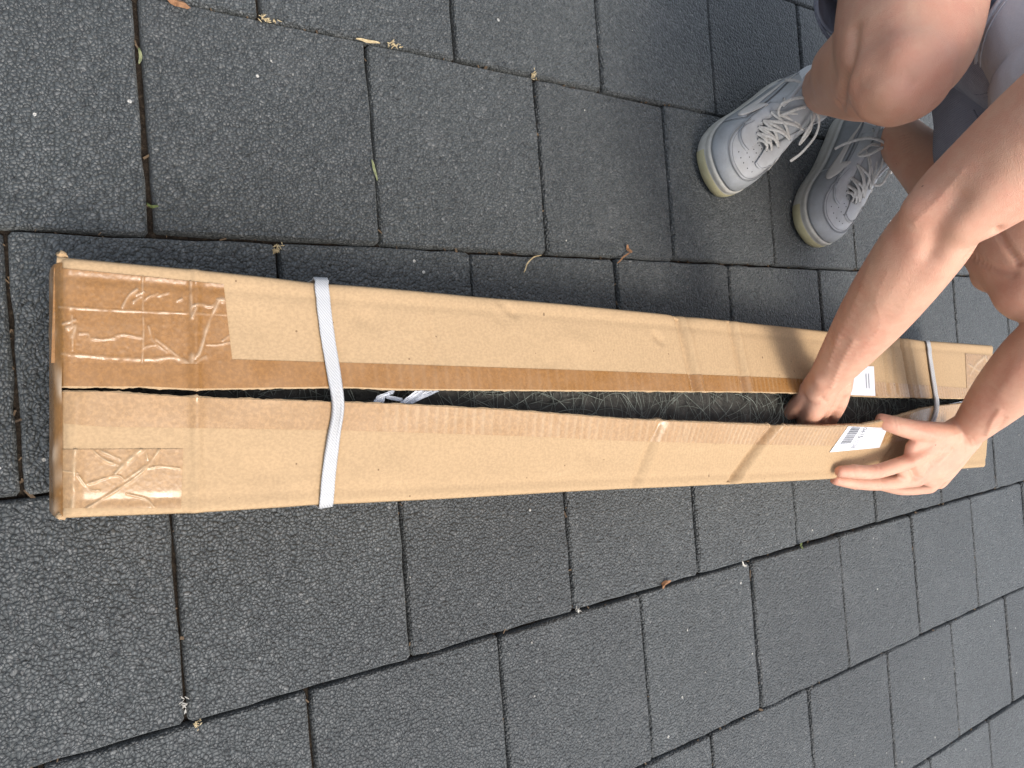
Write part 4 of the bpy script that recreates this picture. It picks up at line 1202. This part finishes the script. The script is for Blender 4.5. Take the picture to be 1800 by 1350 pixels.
ribbon_obj('twig', [(1303, 986), (1306, 993), (1311, 995)], .003, MAT['grit'], 'curled whitish twig in the joint below the fingers', 'twig', .004)
ribbon_obj('twig', [(1084, 463), (1095, 452), (1106, 444)], .0018, MAT['leaf'], 'thin brown twig beside the reddish leaf scrap', 'twig', .003)
ribbon_obj('hair_strand', [(920, 479), (926, 464), (936, 453), (950, 449)], .0010, MAT['straw'], 'fine pale curved fibre lying on the paving beside the box', 'fibre', .0035)
def clump(px, py, r, n, mat, label_, seed, name='seed_clump', cat_='seeds', el=(1, 1)):
    rr = random.Random(seed); c = at(px, py, .001); parts = []
    for k in range(n):
        a = rr.uniform(0, 6.28); d = abs(rr.gauss(0, .5)) * r
        p = c + A_([math.cos(a) * d * el[0], math.sin(a) * d * el[1], rr.uniform(0, .004)]); b = rr.uniform(0, 6.28); L = rr.uniform(.002, .006)
        q = A_([math.cos(b) * L, math.sin(b) * L, rr.gauss(0, .001)])
        parts.append(loft([p - q / 2, p, p + q / 2], [.0003, .0007, .0003], n=4, sub=1, caps=False))
    o = obj(name, *join(*parts), mat); return tag(o, label_, cat_)
clump(691, 79, .010, 34, MAT['straw'], 'tan clump of grass seeds on the joint beside the straw', 1, el=(.6, 1.2))
clump(484, 441, .008, 26, MAT['straw'], 'spidery pale dry tuft in a joint beside the near strap', 2)
clump(470, 36, .010, 26, MAT['straw'], 'loose tan seed husks near the upper edge joint corner', 3, el=(.5, 1.4))
clump(936, 132, .008, 26, MAT['straw'], 'rusty tan seed tuft where three slabs meet above the box', 4)
clump(344, 1270, .006, 14, MAT['straw'], 'small tan crumbs where three slabs meet below the box', 5)
clump(324, 1238, .008, 16, MAT['grit'], 'whitish dry fibres in the joint at lower left', 6, name='dry_fibre', cat_='fibres', el=(1.3, .4))
clump(1016, 1072, .005, 14, MAT['grit'], 'pale crumbs where slabs meet below the middle of the box', 7, name='crumb', cat_='crumbs')
# uncountable crumbs in the joints and grit on the slabs
rg = random.Random(21); parts = []
for k in range(1500):
    i = rg.randint(-4, 6)
    if rg.random() < .5:
        y = rg.uniform(-.4, 2.4); x = i * T + rg.gauss(0, .0022)
    else:
        x = (i + rg.random()) * T; y = (round(rg.uniform(-2, 9)) + (0 if i % 2 else .5)) * T + rg.gauss(0, .0022)
    r = abs(rg.gauss(0, .0006)) + .0003; a = rg.uniform(0, 3.14); e = rg.uniform(1, 6)
    V_, F_ = box(-r * e, r * e, -r, r, 0, r)
    ca, sa = math.cos(a), math.sin(a); z = rg.uniform(-.010, -.002)
    parts.append(([(x + p[0] * ca - p[1] * sa, y + p[0] * sa + p[1] * ca, z + p[2]) for p in V_], F_))
o = obj('joint_litter', *join(*parts), mat_noise('litter', (.14, .095, .055), (.025, .016, .011), 40), smooth=False, loc=(0, 0, 0)); tag(o, kind='stuff')
parts = []
for k in range(280):
    x, y = rg.uniform(-1.2, 1.9), rg.uniform(-.4, 2.6); r = abs(rg.gauss(0, .0007)) + .0006
    V_, F_ = ellipsoid((x, y, .0004), (r * rg.uniform(.8, 1.7), r * rg.uniform(.7, 1.2), r * .7), 5, 3); parts.append((V_, F_))
o = obj('grit', *join(*parts), MAT['grit'], loc=(0, 0, 0)); tag(o, kind='stuff')
